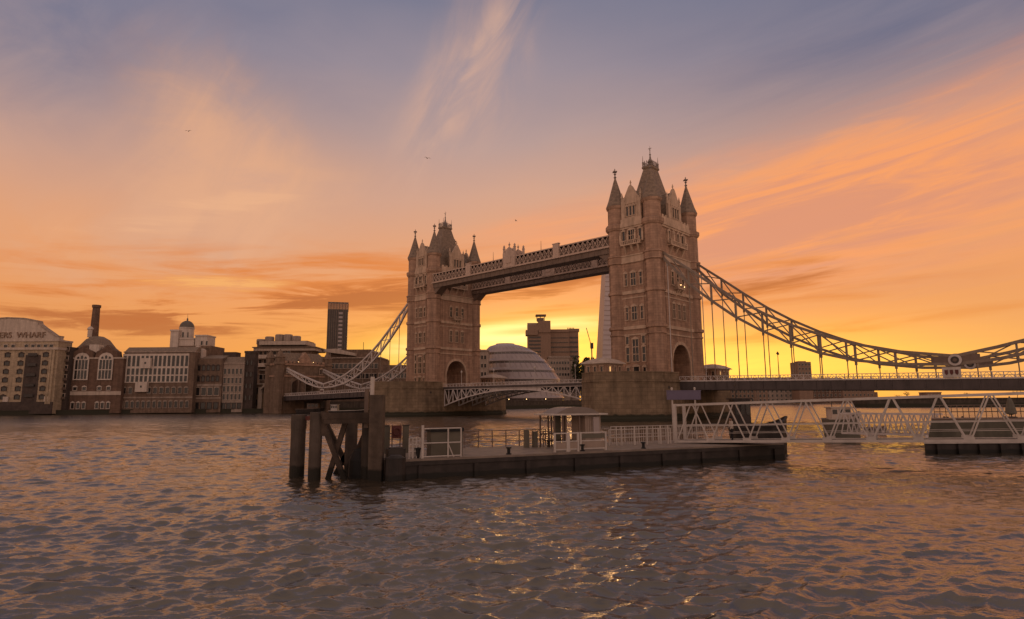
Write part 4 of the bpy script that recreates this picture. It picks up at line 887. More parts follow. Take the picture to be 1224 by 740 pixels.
# 11 slim residential tower
t = house('tower_block', 'slim dark glass residential tower with a lit glass crown on the left skyline', 'tower', 386, 412, 560, R(14))
W = t['_w'] / 2 * .9; z1 = hz(t, 368); z2 = hz(t, 359.5); m = MB(); m.box(-W, -5, 0, W, 8, z1); m.build('shaft', 'glass_dark', t)
q_ = MB(); q_.box(-W + .2, -4.8, z1, W - .2, 7.8, z2); q_.build('glass_crown', 'glass_clear', t)
q_ = MB()
for i in range(8): xx = -W + 2 * W * i / 7; q_.box(xx - .2, -5.25, z1, xx + .2, -5.0, z2)
for k in range(5): q_.box(W + .02, -5 + k * 3.2, z1, W + .25, -4.7 + k * 3.2, z2)
q_.box(-W - .2, -5.3, z1 - .5, W + .2, 8.2, z1); q_.build('crown_frame', 'brown_steel', t)
q_ = MB(); 
for k in range(22): q_.box(W * .1, -5.3, 3 + k * (z1 - 4) / 22, W * .48, -5.01, 3 + (k + .55) * (z1 - 4) / 22)
q_.build('bay_window', 'glass_pale', t)
q_ = MB()
for i in range(6): xx = -W + W * 1.05 * i / 5; q_.box(xx - .25, -5.35, 0, xx + .25, -5.01, z1)
for xx in (W * .55, W * .8, W): q_.box(xx - .3, -5.4, 0, xx + .1, -5.01, z1)
q_.build('fin', 'brown_steel', t); strip_clean(t)
# 12 blocks behind the gatehouse
t = house('office_block', 'broad brown office block with a pale curved roof deck behind the gatehouse', 'building', 375, 452, 345)
W = t['_w'] / 2; m = MB(); m.box(-W, 0, -4, W, 25, hz(t, 425)); m.box(hx(t, 392), 2, hz(t, 425), hx(t, 440), 22, hz(t, 415)); m.build('wall', 'brick_brown', t)
q_ = MB(); q_.slab([(hx(t, 385), hz(t, 418)), (hx(t, 423), hz(t, 423)), (hx(t, 423), hz(t, 420)), (hx(t, 400), hz(t, 414.5)), (hx(t, 385), hz(t, 415))], -1.5, 8); q_.build('roof_deck', 'concrete_pale', t)
q_ = MB(); q_.box(-W - .5, -.7, hz(t, 426), W + .5, 20, hz(t, 424.6)); q_.build('cornice', 'concrete', t)
windows(t, lin(hx(t, 380), hx(t, 448), 14), [hz(t, 438), hz(t, 450)], 1.8, 2.6, CW); q_ = MB(); q_.tube((hx(t, 430), 4, hz(t, 418)), (hx(t, 430), 4, hz(t, 406)), .15, n=6); q_.build('mast', 'iron', t); strip_clean(t)
# 13 blocks between the chain and the left tower
t = house('office_block', 'brown office block seen behind the side span left of the far tower', 'building', 448, 492, 335)
W = t['_w'] / 2; m = MB(); m.box(-W, 0, -4, W, 20, hz(t, 441)); m.box(-W, 4, hz(t, 441), W * .5, 20, hz(t, 434)); m.build('wall', 'brick_brown', t)
windows(t, lin(-W + 2, W - 2, 9), [hz(t, 450), hz(t, 461)], 1.6, 2.4, CW); strip_clean(t)
t = house('office_block', 'pale stone office block peeping out right of the far tower', 'building', 560, 582, 430)
W = t['_w'] / 2; m = MB(); m.box(-W, 0, -4, W, 20, hz(t, 418)); m.box(-W - .3, -.4, hz(t, 419.5), W + .3, 20, hz(t, 417.5)); m.build('wall', 'concrete', t)
windows(t, lin(-W + 2, W - 2, 5), [hz(t, v) for v in (429, 439, 449, 459)], 1.3, 2.6, CW); strip_clean(t)
# 15 egg shaped glass hall
t = thing('city_hall', 'leaning egg shaped glass building with banded glazing seen under the high walkways', 'building', (at(622, 470, 475).x, 475, 4.5))
Yc = 475; ox = t.location.x; Lp = [(457, 580), (430, 580), (420, 580.5), (416.5, 582), (414, 585), (412, 591), (410.4, 600)]; Rp = [(457, 669), (452, 667), (445, 662.5), (437, 656), (430, 649.5), (423, 641.5), (417, 632), (413, 621), (410.4, 607)]
zs_ = [0.01] + lin(1.5, 43.2, 46); m = MB(); n = 40; rings = []
lz = [(at(600, y, Yc).z - 4.5, at(x, y, Yc).x - ox) for y, x in Lp]; rz_ = [(at(600, y, Yc).z - 4.5, at(x, y, Yc).x - ox) for y, x in Rp]
lz = [(-3, lz[0][1] + 1.5)] + lz; rz_ = [(-3, rz_[0][1] + 3)] + rz_
ztop = lz[-1][0]
for z in lin(-3, ztop, 56):
    a = np.interp(z, [q[0] for q in lz], [q[1] for q in lz]); b2 = np.interp(z, [q[0] for q in rz_], [q[1] for q in rz_]); rings.append((a, b2, z))
vs, fs, mi = [], [], []
for k, (a, b2, z) in enumerate(rings):
    cx, r = (a + b2) / 2, (b2 - a) / 2; band = (k % 8) >= 6
    for i in range(n): an = 2 * math.pi * i / n; rr = r + (.55 if band and k < 50 else 0); vs.append((cx + rr * math.cos(an), rr * .95 * math.sin(an), z))
for k in range(len(rings) - 1):
    for i in range(n): fs.append((k * n + i, k * n + (i + 1) % n, (k + 1) * n + (i + 1) % n, (k + 1) * n + i)); mi.append(1 if (k % 8) in (4, 5) and k < 50 else 0)
m.add(vs, fs + [tuple((len(rings) - 1) * n + i for i in range(n))]); m.m = mi + [0]
m.build('glazed_shell', ('glass_pale', 'glass_mid'), t, smooth=True)
fin = MB()
for k in range(0, 50, 8):
    a, b2, z = rings[min(k + 6, 55)]; cx, r = (a + b2) / 2, (b2 - a) / 2
    for i in range(n):
        p_ = [(cx + (r + .2) * math.cos(2 * math.pi * j / n), (r + .2) * .95 * math.sin(2 * math.pi * j / n)) for j in (i, i + 1)]; fin.add([(*p_[0], z), (*p_[1], z), (*[v * 1.0 for v in p_[1]], z + .5), (*p_[0], z + .5)], [(0, 1, 2, 3)])
fin.build('floor_band', 'glass_pale', t)
mu = MB()
for i in range(n):
    for k in range(0, 54, 2):
        (a, b2, z), (a1, b1, z1_) = rings[k], rings[k + 2]; an = 2 * math.pi * (i + .5) / n
        f_ = lambda a, b2, z: ((a + b2) / 2 + ((b2 - a) / 2 + .12) * math.cos(an), ((b2 - a) / 2 + .12) * .95 * math.sin(an), z)
        if math.sin(an) < .2: mu.bar(f_(a, b2, z), f_(a1, b1, z1_), .16, .16)
mu.build('mullion', 'glass_pale', t)
# 16 hospital towers
t = house('hospital_tower', 'brown concrete high rise with an overhanging head and roof mast behind the glass hall', 'tower', 630, 658, 1000)
W = t['_w'] / 2; m = MB(); z = lambda py: hz(t, py)
m.box(-W, 0, -4, W, 30, z(398)); m.box(-W - 3, -3, z(401), -W * .1, 20, z(395)); m.box(-W, -2, z(395), -W * .05, 20, z(389)); m.slabx([(-1, z(389)), (10, z(385.5)), (25, z(389))], -W, W * .1); m.box(-W * .05, -2, z(398), W, 28, z(384)); m.build('shaft', 'tower_brown', t)
q_ = MB()
for k in range(12): q_.box(-W + 2, -.4, z(452 - k * 4.3), W - 16, -.01, z(450 - k * 4.3))
q_.build('floor_band', 'glass_dark', t)
q_ = MB(); q_.box(-2, 4, z(384), 8, 16, z(380)); q_.box(-5, 2, z(377.5), 12, 18, z(376)); 
for xx in (-3, 2.5, 9): q_.bar((xx, 6, z(384)), (xx, 6, z(377)), 1.2)
q_.build('roof_mast', 'brown_steel', t); strip_clean(t)
t = house('hospital_block', 'wide brown concrete block with a flat top beside the high rise', 'tower', 656, 692, 1010)
W = t['_w'] / 2; m = MB(); m.box(-W, 0, -4, W * .35, 30, z(395)); m.box(W * .35, 4, -4, W, 30, z(395)); m.box(-W, -1.5, z(398), W * .35, 30, z(394.5)); m.box(W * .35, 2.5, z(397), W + 1.5, 30, z(393.5)); m.build('shaft', 'tower_brown', t)
q_ = MB(); q_.box(-W, -.5, z(416.5), W * .35, -.01, z(415)); q_.box(W * .35, 3.5, z(416.5), W, 3.99, z(415))
for k in range(9):
    q_.box(W * .4, 3.6, z(450 - k * 5.6), W - 1, 3.99, z(448 - k * 5.6)); q_.box(-W + 1, -.4, z(450 - k * 5.6), W * .3, -.01, z(449 - k * 5.6))
q_.build('floor_band', 'glass_dark', t)
q_ = MB()
for i in range(5): q_.bar((W * (.3 + .1 * i), 8, z(394)), (W * (.3 + .1 * i), 8, z(391.8)), 1.2)
q_.build('roof_plant', 'brown_steel', t); strip_clean(t)
t = house('office_block', 'pale brown office block between the glass hall and the dark trees', 'building', 655, 690, 620)
W = t['_w'] / 2; m = MB(); m.box(-W, 0, -4, W * .45, 25, hz(t, 427)); m.box(W * .45, 3, -4, W, 25, hz(t, 432)); m.box(-W, -.8, hz(t, 428.5), W * .5, 25, hz(t, 426.5), 0); m.build('wall', 'concrete', t)
windows(t, lin(-W + 3, W * .35, 7), [hz(t, v) for v in (436, 443, 450)], 1.8, 2.6, CW); strip_clean(t)
# crane and the tall glass spire
t = thing('crane', 'slender construction crane with a raised jib beside the glass spire', 'crane', (at(706, 430, 900).x, 900, 4.5))
q_ = MB(); z = lambda py: at(706, py, 900).z - 4.5
q_.bar((1, 0, -3), (1, 0, z(415)), 1.6); q_.build('mast', 'brown_steel', t)
q_ = MB(); q_.bar((1, 0, z(416)), (at(700.5, 393, 900).x - t.location.x, 0, z(393)), .9); q_.build('jib', 'brown_steel', t)
q_ = MB(); q_.box(-1, -1, z(418), 3.5, 1, z(411)); q_.build('cab', 'iron', t)
t = thing('skyscraper', 'tall tapering mauve glass spire standing behind the near tower', 'tower', (at(738, 470, 1050).x, 1050, 4.5), R(8))
q_ = MB(); vs = []
for z_, s_ in ((-4, 1.08), (232, .54), (256, .05)): vs += [(-39 * s_, -36 * s_, z_), (30 * s_, -40 * s_, z_), (42 * s_, 30 * s_, z_), (-30 * s_, 38 * s_, z_)]
q_.add(vs, [(4 * k + i, 4 * k + (i + 1) % 4, 4 * k + 4 + (i + 1) % 4, 4 * k + 4 + i) for k in range(2) for i in range(4)] + [(8, 9, 10, 11)]); q_.build('glass_facade', 'glass_mauve', t)
q_ = MB()
for k in range(1, 28): zz = k * 8.2; f_ = 1.08 - (zz + 4) / 236 * .54; q_.bar((-39 * f_, -36 * f_ - .3, zz), (30 * f_, -40 * f_ - .3, zz), .5, .5)
q_.build('floor_line', 'tower_brown', t)
tree(694, 452, 428, 560, 24, 'dark broad tree beside the pale brown office block', n=1100, seed=11, zb=1.8)
tree(707, 452, 427, 590, 22, 'dark tree against the glow left of the near tower', n=1100, seed=12, zb=1.8)
tree(720, 452, 432, 600, 20, 'dark tree half hidden by the near tower cabin', n=800, seed=13, zb=1.8)
# far river front under the right span
t = house('office_block', 'square dark block rising above the right side span railing', 'building', 954.5, 971, 620)
W = t['_w'] / 2; m = MB(); m.box(-W, 0, -2, W, 16, hz(t, 437)); m.box(-W * .6, 3, hz(t, 437), W * .5, 12, hz(t, 435.8)); m.build('wall', 'tower_brown', t); windows(t, lin(-W + 2, W - 2, 4), [hz(t, v) for v in (441.5, 446.5, 452)], 1.6, 2.2, CW); strip_clean(t)
rngb = random.Random(4)
DESC = ['long flat roofed river front warehouse in brown brick directly right of the near pier', 'brown stone river front block with regular windows under the side span', 'pale concrete river front block with a white stair column', 'reddish brick river front block next to the white stair column', 'far brown block with a stepped end beside the open gap of sky']
for k, (x0, x1, Y, py) in enumerate(((838, 872, 545, 456), (872, 915, 580, 455.5), (915, 962, 640, 456), (962, 1004, 730, 457), (1004, 1042, 840, 458))):
    t = house('office_block', DESC[k], 'building', x0, x1, Y, R(-18), group=None); W = t['_w'] / 2; m = MB(); zt = hz(t, py)
    m.box(-W, 0, -4, W, 25, zt); m.box(-W - .3, -.5, zt - 1, W + .3, 25, zt + .4, 1)
    if k == 4: m.box(W, 2, -4, W + 4, 20, hz(t, 474)); m.box(W + 4, 2, -4, W + 8, 20, hz(t, 480))
    m.build('wall', (['brick_brown', 'tower_brown', 'concrete', 'brick_red', 'tower_brown'][k], 'concrete'), t)
    windows(t, lin(-W + 3, W - 3, 9), [hz(t, v) for v in (473, 478.5, 484)], 1.7, 2.6, CW)
    q_ = MB(); q_.box(W * .3, -.6, -4, W * .3 + 2, -.02, zt - 2); q_.build('stair_column', 'concrete_pale' if k == 2 else 'tower_brown', t); strip_clean(t)
for i, (px, py, w, Y) in enumerate(((850, 440, 11, 480), (857, 443, 9, 500))): tree(px, 456, py, Y, w, ['dark tree showing above the deck right of the near tower cabin', 'smaller dark tree right of its taller neighbour above the deck'][i], n=500, seed=20 + i, zb=1.8)
# low quay at the right, in front of the sky gap
a, b2 = at(1036, 490, 335), at(1400, 490, 335)
q_ = MB(); q_.box(a.x, 335, -3, b2.x, 350, 4.3); q_.box(a.x - .3, 334.6, 4.3, b2.x, 350, 4.8)
tag(q_.build('quay', 'wall_wet'), 'low dark quay across the water at the right under the side span', 'quay')
tr = ((1072, 477, 9), (1082, 473, 8), (1046, 480, 7), (1154, 475, 8), (1185, 477, 11), (1110, 480, 9), (1214, 474, 14))
lb = ['low round tree second from left on the distant quay', 'taller thin tree with a leafy top on the distant quay', 'small bush at the left end of the distant quay', 'tall narrow tree on the quay just left of the span support', 'broad low tree on the quay right of the span support', 'low bush in the middle of the distant quay', 'big bushy tree at the right edge of the distant quay']
for i, (px, py, w) in enumerate(tr): tree(px, 484, py, 338, w, lb[i], n=260, seed=30 + i, zb=4.7)
t = house('shed', 'small flat roofed shed on the distant quay', 'building', 1106, 1124, 339, zb=4.8); W = t['_w'] / 2; m = MB(); m.box(-W, 0, 0, W, 6, hz(t, 475.5)); m.box(-W - .2, -.3, hz(t, 476), W + .2, 6, hz(t, 475)); m.build('wall', 'tower_brown', t); windows(t, lin(-W + 1.4, W - 1.4, 4), [.6], .9, 1.2, CW); strip_clean(t)
# ------------------------------------------------------------------ pontoon in front
PA = R(23.9); P0 = Vector((-6.9, 36.0)); PU = Vector((math.cos(PA), math.sin(PA))); PV = Vector((-math.sin(PA), math.cos(PA)))
DK = 1.13
def al(px, across, py=535):
    """distance along the pontoon at which a line `across` metres from its front edge is seen at px"""
    r = ray(px, py); u = r[0] / r[1]; o = P0 + PV * across
    return (u * o.y - o.x) / (PU.x - u * PU.y)
pont = thing('pontoon', 'long dark steel pontoon with pale deck and railings floating in front of the bridge', 'pontoon', (P0.x, P0.y, 0), PA)
LP, WP = 29.9, 7.2
m = MB(); hull = [(.7, 0), (LP, 0), (LP, WP), (.7, WP), (0, WP - 1.2), (0, 1.2)]
m.prism(hull, -1.2, DK - .12); m.build('hull', 'hull_dark', pont)
m = MB(); m.prism([(x * .998 + .02, y) for x, y in hull], DK - .12, DK, 0); m.box(.7, -.09, DK - .35, LP, 0, DK - .16, 1); m.build('deck', ('deck_plate', 'hull_dark'), pont)
for i in range(9): q_ = MB(); x = 1.6 + i * 3.4; q_.box(x, -.13, -.3, x + .25, -.005, DK - .37); q_.build('rubbing_strake', 'hull_dark', pont)
q_ = MB(); q_.tube((.35, .2, -.4), (.35, .2, DK + .12), .62, .58, 14); q_.lathe([(.5, DK + .12), (.3, DK + .25)], (.35, .2), 14); q_.build('fender', 'hull_dark', pont)
q_ = MB(); q_.box(.1, .9, DK, 1.1, 1.7, DK + .55); q_.box(.2, 1.0, DK + .55, 1.0, 1.6, DK + .62); q_.build('deck_winch', 'iron', pont)
bol = MB(); bol.lathe([(.17, DK), (.17, DK + .06), (.1, DK + .08), (.1, DK + .34), (.17, DK + .37), (.17, DK + .43), (.05, DK + .45)], n=10); bm_ = bol.mesh('bollard', 'black_rubber')
for px in (606, 694, 767): link('bollard', bm_, pont, (al(px, .45), .45, 0)); 
def rail(x0, x1, y, n, h=1.1, mats='white_steel', name='railing', mid=(.5,), t=.035, posts=True, bars=0, y1=None):
    q = MB(); y1 = y if y1 is None else y1; f = lambda k: (x0 + (x1 - x0) * k, y + (y1 - y) * k)
    q.tube((*f(0), DK + h), (*f(1), DK + h), t, n=6)
    for k in mid: q.tube((*f(0), DK + h * k), (*f(1), DK + h * k), t * .8, n=6)
    for i in range(n + 1): q.tube((*f(i / n), DK), (*f(i / n), DK + h), t * 1.1, n=6)
    for i in range(bars): k = (i + .5) / bars; q.tube((*f(k), DK + .1), (*f(k), DK + h), t * .38, n=5)
    return q.build(name, mats, pont)
# tall white frame with the dark locker behind it
xa, xb, xc_ = al(503, .3), al(533.5, .3), al(549, .3)
q_ = MB(); h = 1.68
q_.tube((xa, .3, DK), (xa, .3, DK + h + .2), .085, n=8); q_.tube((xb, .3, DK), (xb, .3, DK + h), .045, n=6); q_.tube((xc_, .3, DK), (xc_, .3, DK + h), .045, n=6)
for z in (.08, .85, h): q_.tube((xa, .3, DK + z), (xc_, .3, DK + z), .04, n=6)
q_.tube((xb, .3, DK + .8), (xb + .35, .3, DK), .035, n=6); q_.build('guard_frame', 'white_steel', pont)
rail(1.2, al(500, .5), .5, 3, 1.15, mid=(.35, .68), bars=10)
rail(.4, al(650, 6.9, 520), 6.9, 12, 1.15, 'brown_steel', mid=(.33, .66)); rail(al(728, 6.9, 520), LP - .2, 6.9, 8, 1.2, mid=(.5,), bars=46)
for px in (735, 741, 757, 772, 788, 797): q_ = MB(); x = al(px, 3.6); q_.tube((x, 3.6, DK), (x, 3.6, DK + 1.35), .06, n=8); q_.build('post', 'white_steel', pont)
for px in (627, 637): q_ = MB(); x = al(px, 5.2, 525); q_.box(x - .16, 5.0, DK, x + .16, 5.3, DK + (1.25 if px == 627 else 1.1)); q_.build('deck_pillar', 'cabinet_green', pont)
rail(al(726, 3.6), al(800, 3.6), 3.6, 5, 1.15, mid=(.5,), bars=30); rail(al(640, 5.4, 525), al(655, 5.4, 525), 5.4, 2, 1.1, 'brown_steel')
def world_p(x, y, z=DK): p = P0 + PU * x + PV * y; return (p.x, p.y, z)
t = thing('locker', 'olive green deck locker with a black lid behind the white guard frame', 'locker', world_p((al(513, 1.0) + al(551, 1.0)) / 2, 1.0), PA)
w = (al(551, 1.0) - al(513, 1.0)) / 2; q_ = MB(); q_.box(-w, 0, 0, w, .9, 1.45); q_.box(-.02, -.02, .06, .02, 0, 1.4); q_.build('body', 'cabinet_green', t); q_ = MB(); q_.box(-w - .06, -.08, 1.45, w + .06, .98, 1.66); q_.build('lid', 'black_rubber', t)
t = thing('lifebuoy_board', 'dark red lifebuoy board on two posts at the left end of the pontoon', 'lifebuoy board', world_p(al(472, 4.5, 520), 4.5), PA)
q_ = MB(); q_.box(-.32, -.04, .95, .32, .04, 1.75); q_.build('board', 'red_paint', t); 
for s in (-1, 1): q_ = MB(); q_.tube((s * .26, .08, 0), (s * .26, .08, 1.8), .04, n=6); q_.build('post', 'brown_steel', t)
q_ = MB()
for i in range(16): a, b2 = 2 * math.pi * i / 16, 2 * math.pi * (i + 1) / 16; q_.tube((.22 * math.cos(a), -.07, 1.36 + .22 * math.sin(a)), (.22 * math.cos(b2), -.07, 1.36 + .22 * math.sin(b2)), .05, n=6)
q_.build('ring', 'red_paint', t)
for i, (px, lab) in enumerate(((459, 'narrow olive utility cabinet at the extreme left end of the pontoon'), (483, 'narrow olive utility cabinet just right of the red lifebuoy board'))):
    t = thing('utility_cabinet', lab, 'cabinet', world_p(al(px, 4.8, 520), 4.8), PA); q_ = MB(); q_.box(-.17 if i else -.25, -.15, 0, .17 if i else .25, .15, 1.7); q_.build('body', 'cabinet_green', t); q_ = MB(); q_.box(-.2, -.18, 1.7, .2, .18, 1.78); q_.build('lid', 'iron', t)
t = thing('waste_bin', 'small dark bin beside the white guard frame post', 'bin', world_p(al(497, .6), .6), PA); q_ = MB(); q_.lathe([(.16, 0), (.2, .5), (.22, .52), (.22, .58), (.1, .62)], n=10); q_.build('body', 'black_rubber', t)
# waiting shelter
sx0, sx1, sy0, sy1 = al(660, 3.2), al(719, 3.2), 3.2, 5.4
t = thing('shelter', 'small waiting shelter with a curved roof and glazed sides standing on the pontoon', 'shelter', world_p((sx0 + sx1) / 2, (sy0 + sy1) / 2), PA)
w, dpt = (sx1 - sx0) / 2, (sy1 - sy0) / 2
q_ = MB(); ar = [(-w * .86, 2.36)] + [(w * .86 * s, 2.36 + .46 * (1 - abs(s) ** 2.6)) for s in lin(-.93, .93, 13)] + [(w * .86, 2.36)]
q_.slab(ar, -dpt - .05, dpt + .05); q_.box(-w - .3, -dpt - .25, 2.25, w + .3, dpt + .25, 2.36, 1); q_.build('roof', ('lead', 'white_steel'), t)
for px in (661, 671, 675, 691): 
    for yy in (-dpt, dpt):
        x = al(px, 3.2) - (sx0 + sx1) / 2; q_ = MB(); q_.box(x - .045, yy - .045, 0, x + .045, yy + .045, 2.25); q_.build('post', 'brown_steel', t)
x0, x1 = al(677, 3.2) - (sx0 + sx1) / 2, al(686, 3.2) - (sx0 + sx1) / 2; q_ = MB(); q_.box(x0, dpt - .1, .1, x1, dpt - .02, 2.22); q_.build('door_panel', 'cabinet_green', t)
x0 = al(699, 3.2) - (sx0 + sx1) / 2; q_ = MB(); q_.box(x0, -dpt + .1, 0, w - .1, dpt - .1, 2.24)
for i in range(6): xx = x0 + .15 + i * (w - .25 - x0) / 6; q_.box(xx, -dpt + .06, .1, xx + .06, -dpt + .1, 2.2)
q_.build('kiosk', 'concrete', t); q_ = MB(); q_.box(w * .62, -dpt + .03, .9, w - .25, -dpt + .095, 2.1); q_.build('kiosk_window', 'glass_pale', t)
q_ = MB(); q_.box(-w, dpt - .03, .85, x0, dpt + .03, .95); q_.box(-w, dpt - .03, 2.0, x0, dpt, 2.06); q_.build('back_rail', 'brown_steel', t)
q_ = MB(); q_.box(-w * .9, .3, .42, x0 - .2, .75, .48)
for xx in (-w * .8, -w * .2, x0 - .4): q_.box(xx, .35, 0, xx + .06, .7, .42)
q_.build('bench', 'timber', t)
# ticket barriers in front of the shelter
for i, (p0, p1, lab) in enumerate(((661, 676, 'white framed mesh barrier panel in front of the shelter, left one'), (678, 689, 'narrow white framed barrier panel in front of the shelter, middle one'), (692, 722, 'long white framed barrier with a dark top board, in front of the shelter kiosk'))):
    a, b2 = al(p0, .5, 538), al(p1, .5, 538); t = thing('barrier', lab, 'barrier', world_p((a + b2) / 2, .5), PA, 'white barriers in front of the shelter'); w = (b2 - a) / 2
    q_ = MB()
    for s in (-1, 1): q_.box(s * w - .06, -.05, 0, s * w + .06, .05, 1.22)
    for z in (.12, .62, 1.14): q_.box(-w, -.04, z, w, .04, z + .07)
    q_.build('frame', 'white_steel', t); q_ = MB(); q_.box(-w + .06, -.015, .2, w - .06, .015, .6); q_.build('panel', 'concrete', t)
    if i == 2: q_ = MB(); q_.box(-w + .06, -.02, .8, w - .06, .02, 1.1); q_.build('top_board', 'cabinet_green', t)

# pier name board on posts
t = thing('name_board', 'plain purple blue board on two white posts above the gangway entrance', 'sign', (at(817, 475, 51).x, 51.3, DK), 0)
zc = at(817, 475, 51.3).z - DK; q_ = MB(); q_.box(-1.38, -.06, zc - .36, 1.38, .06, zc + .34); q_.box(-1.42, -.08, zc + .34, 1.42, .08, zc + .40); q_.build('board', 'sign_blue', t)
for px in (803.5, 831): x = at(px, 475, 51).x - t.location.x; q_ = MB(); q_.tube((x, .12, 0), (x, .12, zc + .5), .07, n=8); q_.ball((x, .12, zc + .55), .09); q_.build('post', 'white_steel', t)

# gangway truss
G0, GD = Vector((12.55, 49.0)), Vector((17.9, -11.5)).normalized(); GN = Vector((-GD.y, GD.x))
t = thing('gangway', 'long white lattice truss gangway sloping from the pontoon towards the bank at right', 'gangway', (G0.x, G0.y, 0), math.atan2(GD.y, GD.x))
PN, NP_ = 2.62, 13; zb = lambda s: 1.23 + s * .031; zt_ = lambda s: zb(s) + 2.76
for yy, nm in ((0, 'truss'), (2.3, 'truss')):
    q_ = MB(); S = PN * NP_
    q_.bar((0, yy, zt_(0)), (S, yy, zt_(S)), .15, .17); q_.bar((0, yy, zb(0)), (S, yy, zb(S)), .15, .17); q_.bar((0, yy, zb(0) - .15), (0, yy, zt_(0) + .1), .22, .22)
    q_.bar((0, yy + .04, zb(0) + 1.15), (S, yy + .04, zb(S) + 1.15), .05, .06); q_.bar((0, yy + .04, zb(0) + .6), (S, yy + .04, zb(S) + .6), .03, .03)
    for i in range(NP_):
        a, c, b2 = i * PN, (i + .5) * PN, (i + 1) * PN
        q_.bar((a + .08, yy, zb(a)), (c - .08, yy, zt_(c)), .085, .085); q_.bar((c + .08, yy, zt_(c)), (b2 - .08, yy, zb(b2)), .085, .085)
        q_.box(b2 - .28, yy - .04, zb(b2) - .02, b2 + .28, yy + .04, zb(b2) + .25)
    q_.build(nm, 'white_steel', t)
q_ = MB(); S = PN * NP_
q_.add([(0, .1, zb(0) - .06), (S, .1, zb(S) - .06), (S, 2.2, zb(S) - .06), (0, 2.2, zb(0) - .06), (0, .1, zb(0) + .02), (S, .1, zb(S) + .02), (S, 2.2, zb(S) + .02), (0, 2.2, zb(0) + .02)], [(0, 3, 2, 1), (4, 5, 6, 7), (0, 1, 5, 4), (1, 2, 6, 5), (2, 3, 7, 6), (3, 0, 4, 7)]); q_.build('walk_deck', 'hull_dark', t)
for i in range(NP_): c = (i + .5) * PN; q_ = MB(); q_.bar((c, 0, zt_(c)), (c, 2.3, zt_(c)), .1); q_.build('cross_tie', 'white_steel', t)
q_ = MB(); q_.box(31.8, -.8, -2, 34.6, 3.1, 2.0); tag(q_.build('landing_block', 'granite', None, (G0.x, G0.y, 0), rz=math.atan2(GD.y, GD.x)), 'stone landing block at the shore end of the white gangway', 'landing')

# timber and steel mooring dolphin at the left end
t = thing('mooring_dolphin', 'weathered mooring structure of round steel piles and crossed timbers left of the pontoon', 'mooring structure', (-10, 37, 0))
def lp(px, py, Y): Y += .8; p = at(px, py, Y); return Vector((p.x + 10, Y - 37, p.z))
def pile(px, pt, Y, r, name='pile', mt='pile_steel', collar=True):
    p = lp(px, pt, Y); q = MB(); q.tube((p.x, p.y, -3), (p.x, p.y, p.z), r, n=18)
    if collar: q.tube((p.x, p.y, p.z - .8), (p.x, p.y, p.z + .03), r * 1.06, n=18)
    return q.build(name, mt, t)
pile(356, 493, 37.2, .43); pile(377, 490, 36.0, .36, collar=False); pile(419, 497, 38.6, .37, collar=False); pile(439, 492, 36.6, .36, collar=False)
for Y, px0, px1, y0 in ((35.75, 384, 452, 494.5), (38.9, 384, 446, 495)):
    a, b2 = lp(px0, y0, Y), lp(px1, y0, Y); q_ = MB(); q_.bar(a, b2, .3, .34); q_.build('beam', 'timber', t)
    a, b2 = lp(px0 + 2, y0 + 6.5, Y), lp(px1, y0 + 6.5, Y); q_ = MB(); q_.bar(a, b2, .26, .26); q_.build('beam', 'timber', t)
a, b2 = lp(366, 497, 36.9), lp(374, 496, 36.2); q_ = MB(); q_.bar(a, b2, .25, .25); q_.build('beam', 'red_paint', t)
a, b2 = lp(385, 492, 35.8), lp(385, 492, 38.9); q_ = MB(); q_.bar(a, b2, .3, .3); q_.build('beam', 'timber', t)
for (x0, y0, x1, y1, Y) in ((385, 505, 411, 575, 36.0), (388, 574, 412, 500, 36.3), (388, 503, 418, 566, 38.7), (395, 571, 414, 536, 38.7), (424, 540, 437, 510, 37.2)):
    q_ = MB(); q_.bar(lp(x0, y0, Y), lp(x1, y1, Y), .27, .27); q_.build('brace', 'timber', t)
a = lp(448.5, 510, 35.45); q_ = MB(); q_.box(a.x - .38, a.y - .3, -2, a.x + .38, a.y + .4, lp(448, 470, 35.45).z); q_.build('fender_post', 'timber_worn', t)
a = lp(386, 500, 36.0); q_ = MB(); q_.box(a.x - .14, a.y - .14, lp(385, 512, 36).z - .3, a.x + .18, a.y + .14, lp(385, 492, 36).z); q_.build('corner_post', 'timber', t)
for px, r in ((437.5, .11),): a = lp(px, 463, 36.0); q_ = MB(); q_.box(a.x - r, a.y - .1, 2.9, a.x + r, a.y + .12, a.z); q_.build('upright', 'brown_steel', t)
q_ = MB(); a = lp(443.5, 472, 35.9); q_.tube((a.x, a.y, a.z - 1.5), (a.x, a.y, a.z + 1.15), .13, .12, 8); q_.build('pole', 'white_steel', t)
q_ = MB(); a = lp(411, 560, 37.2); b2 = lp(430, 540, 37.2); q_.lathe([(.62, -1), (.75, .2), (.72, 1.0), (.5, 1.55), (.2, 1.7)], (b2.x, b2.y), 14); q_.build('mooring_buoy', 'black_rubber', t)

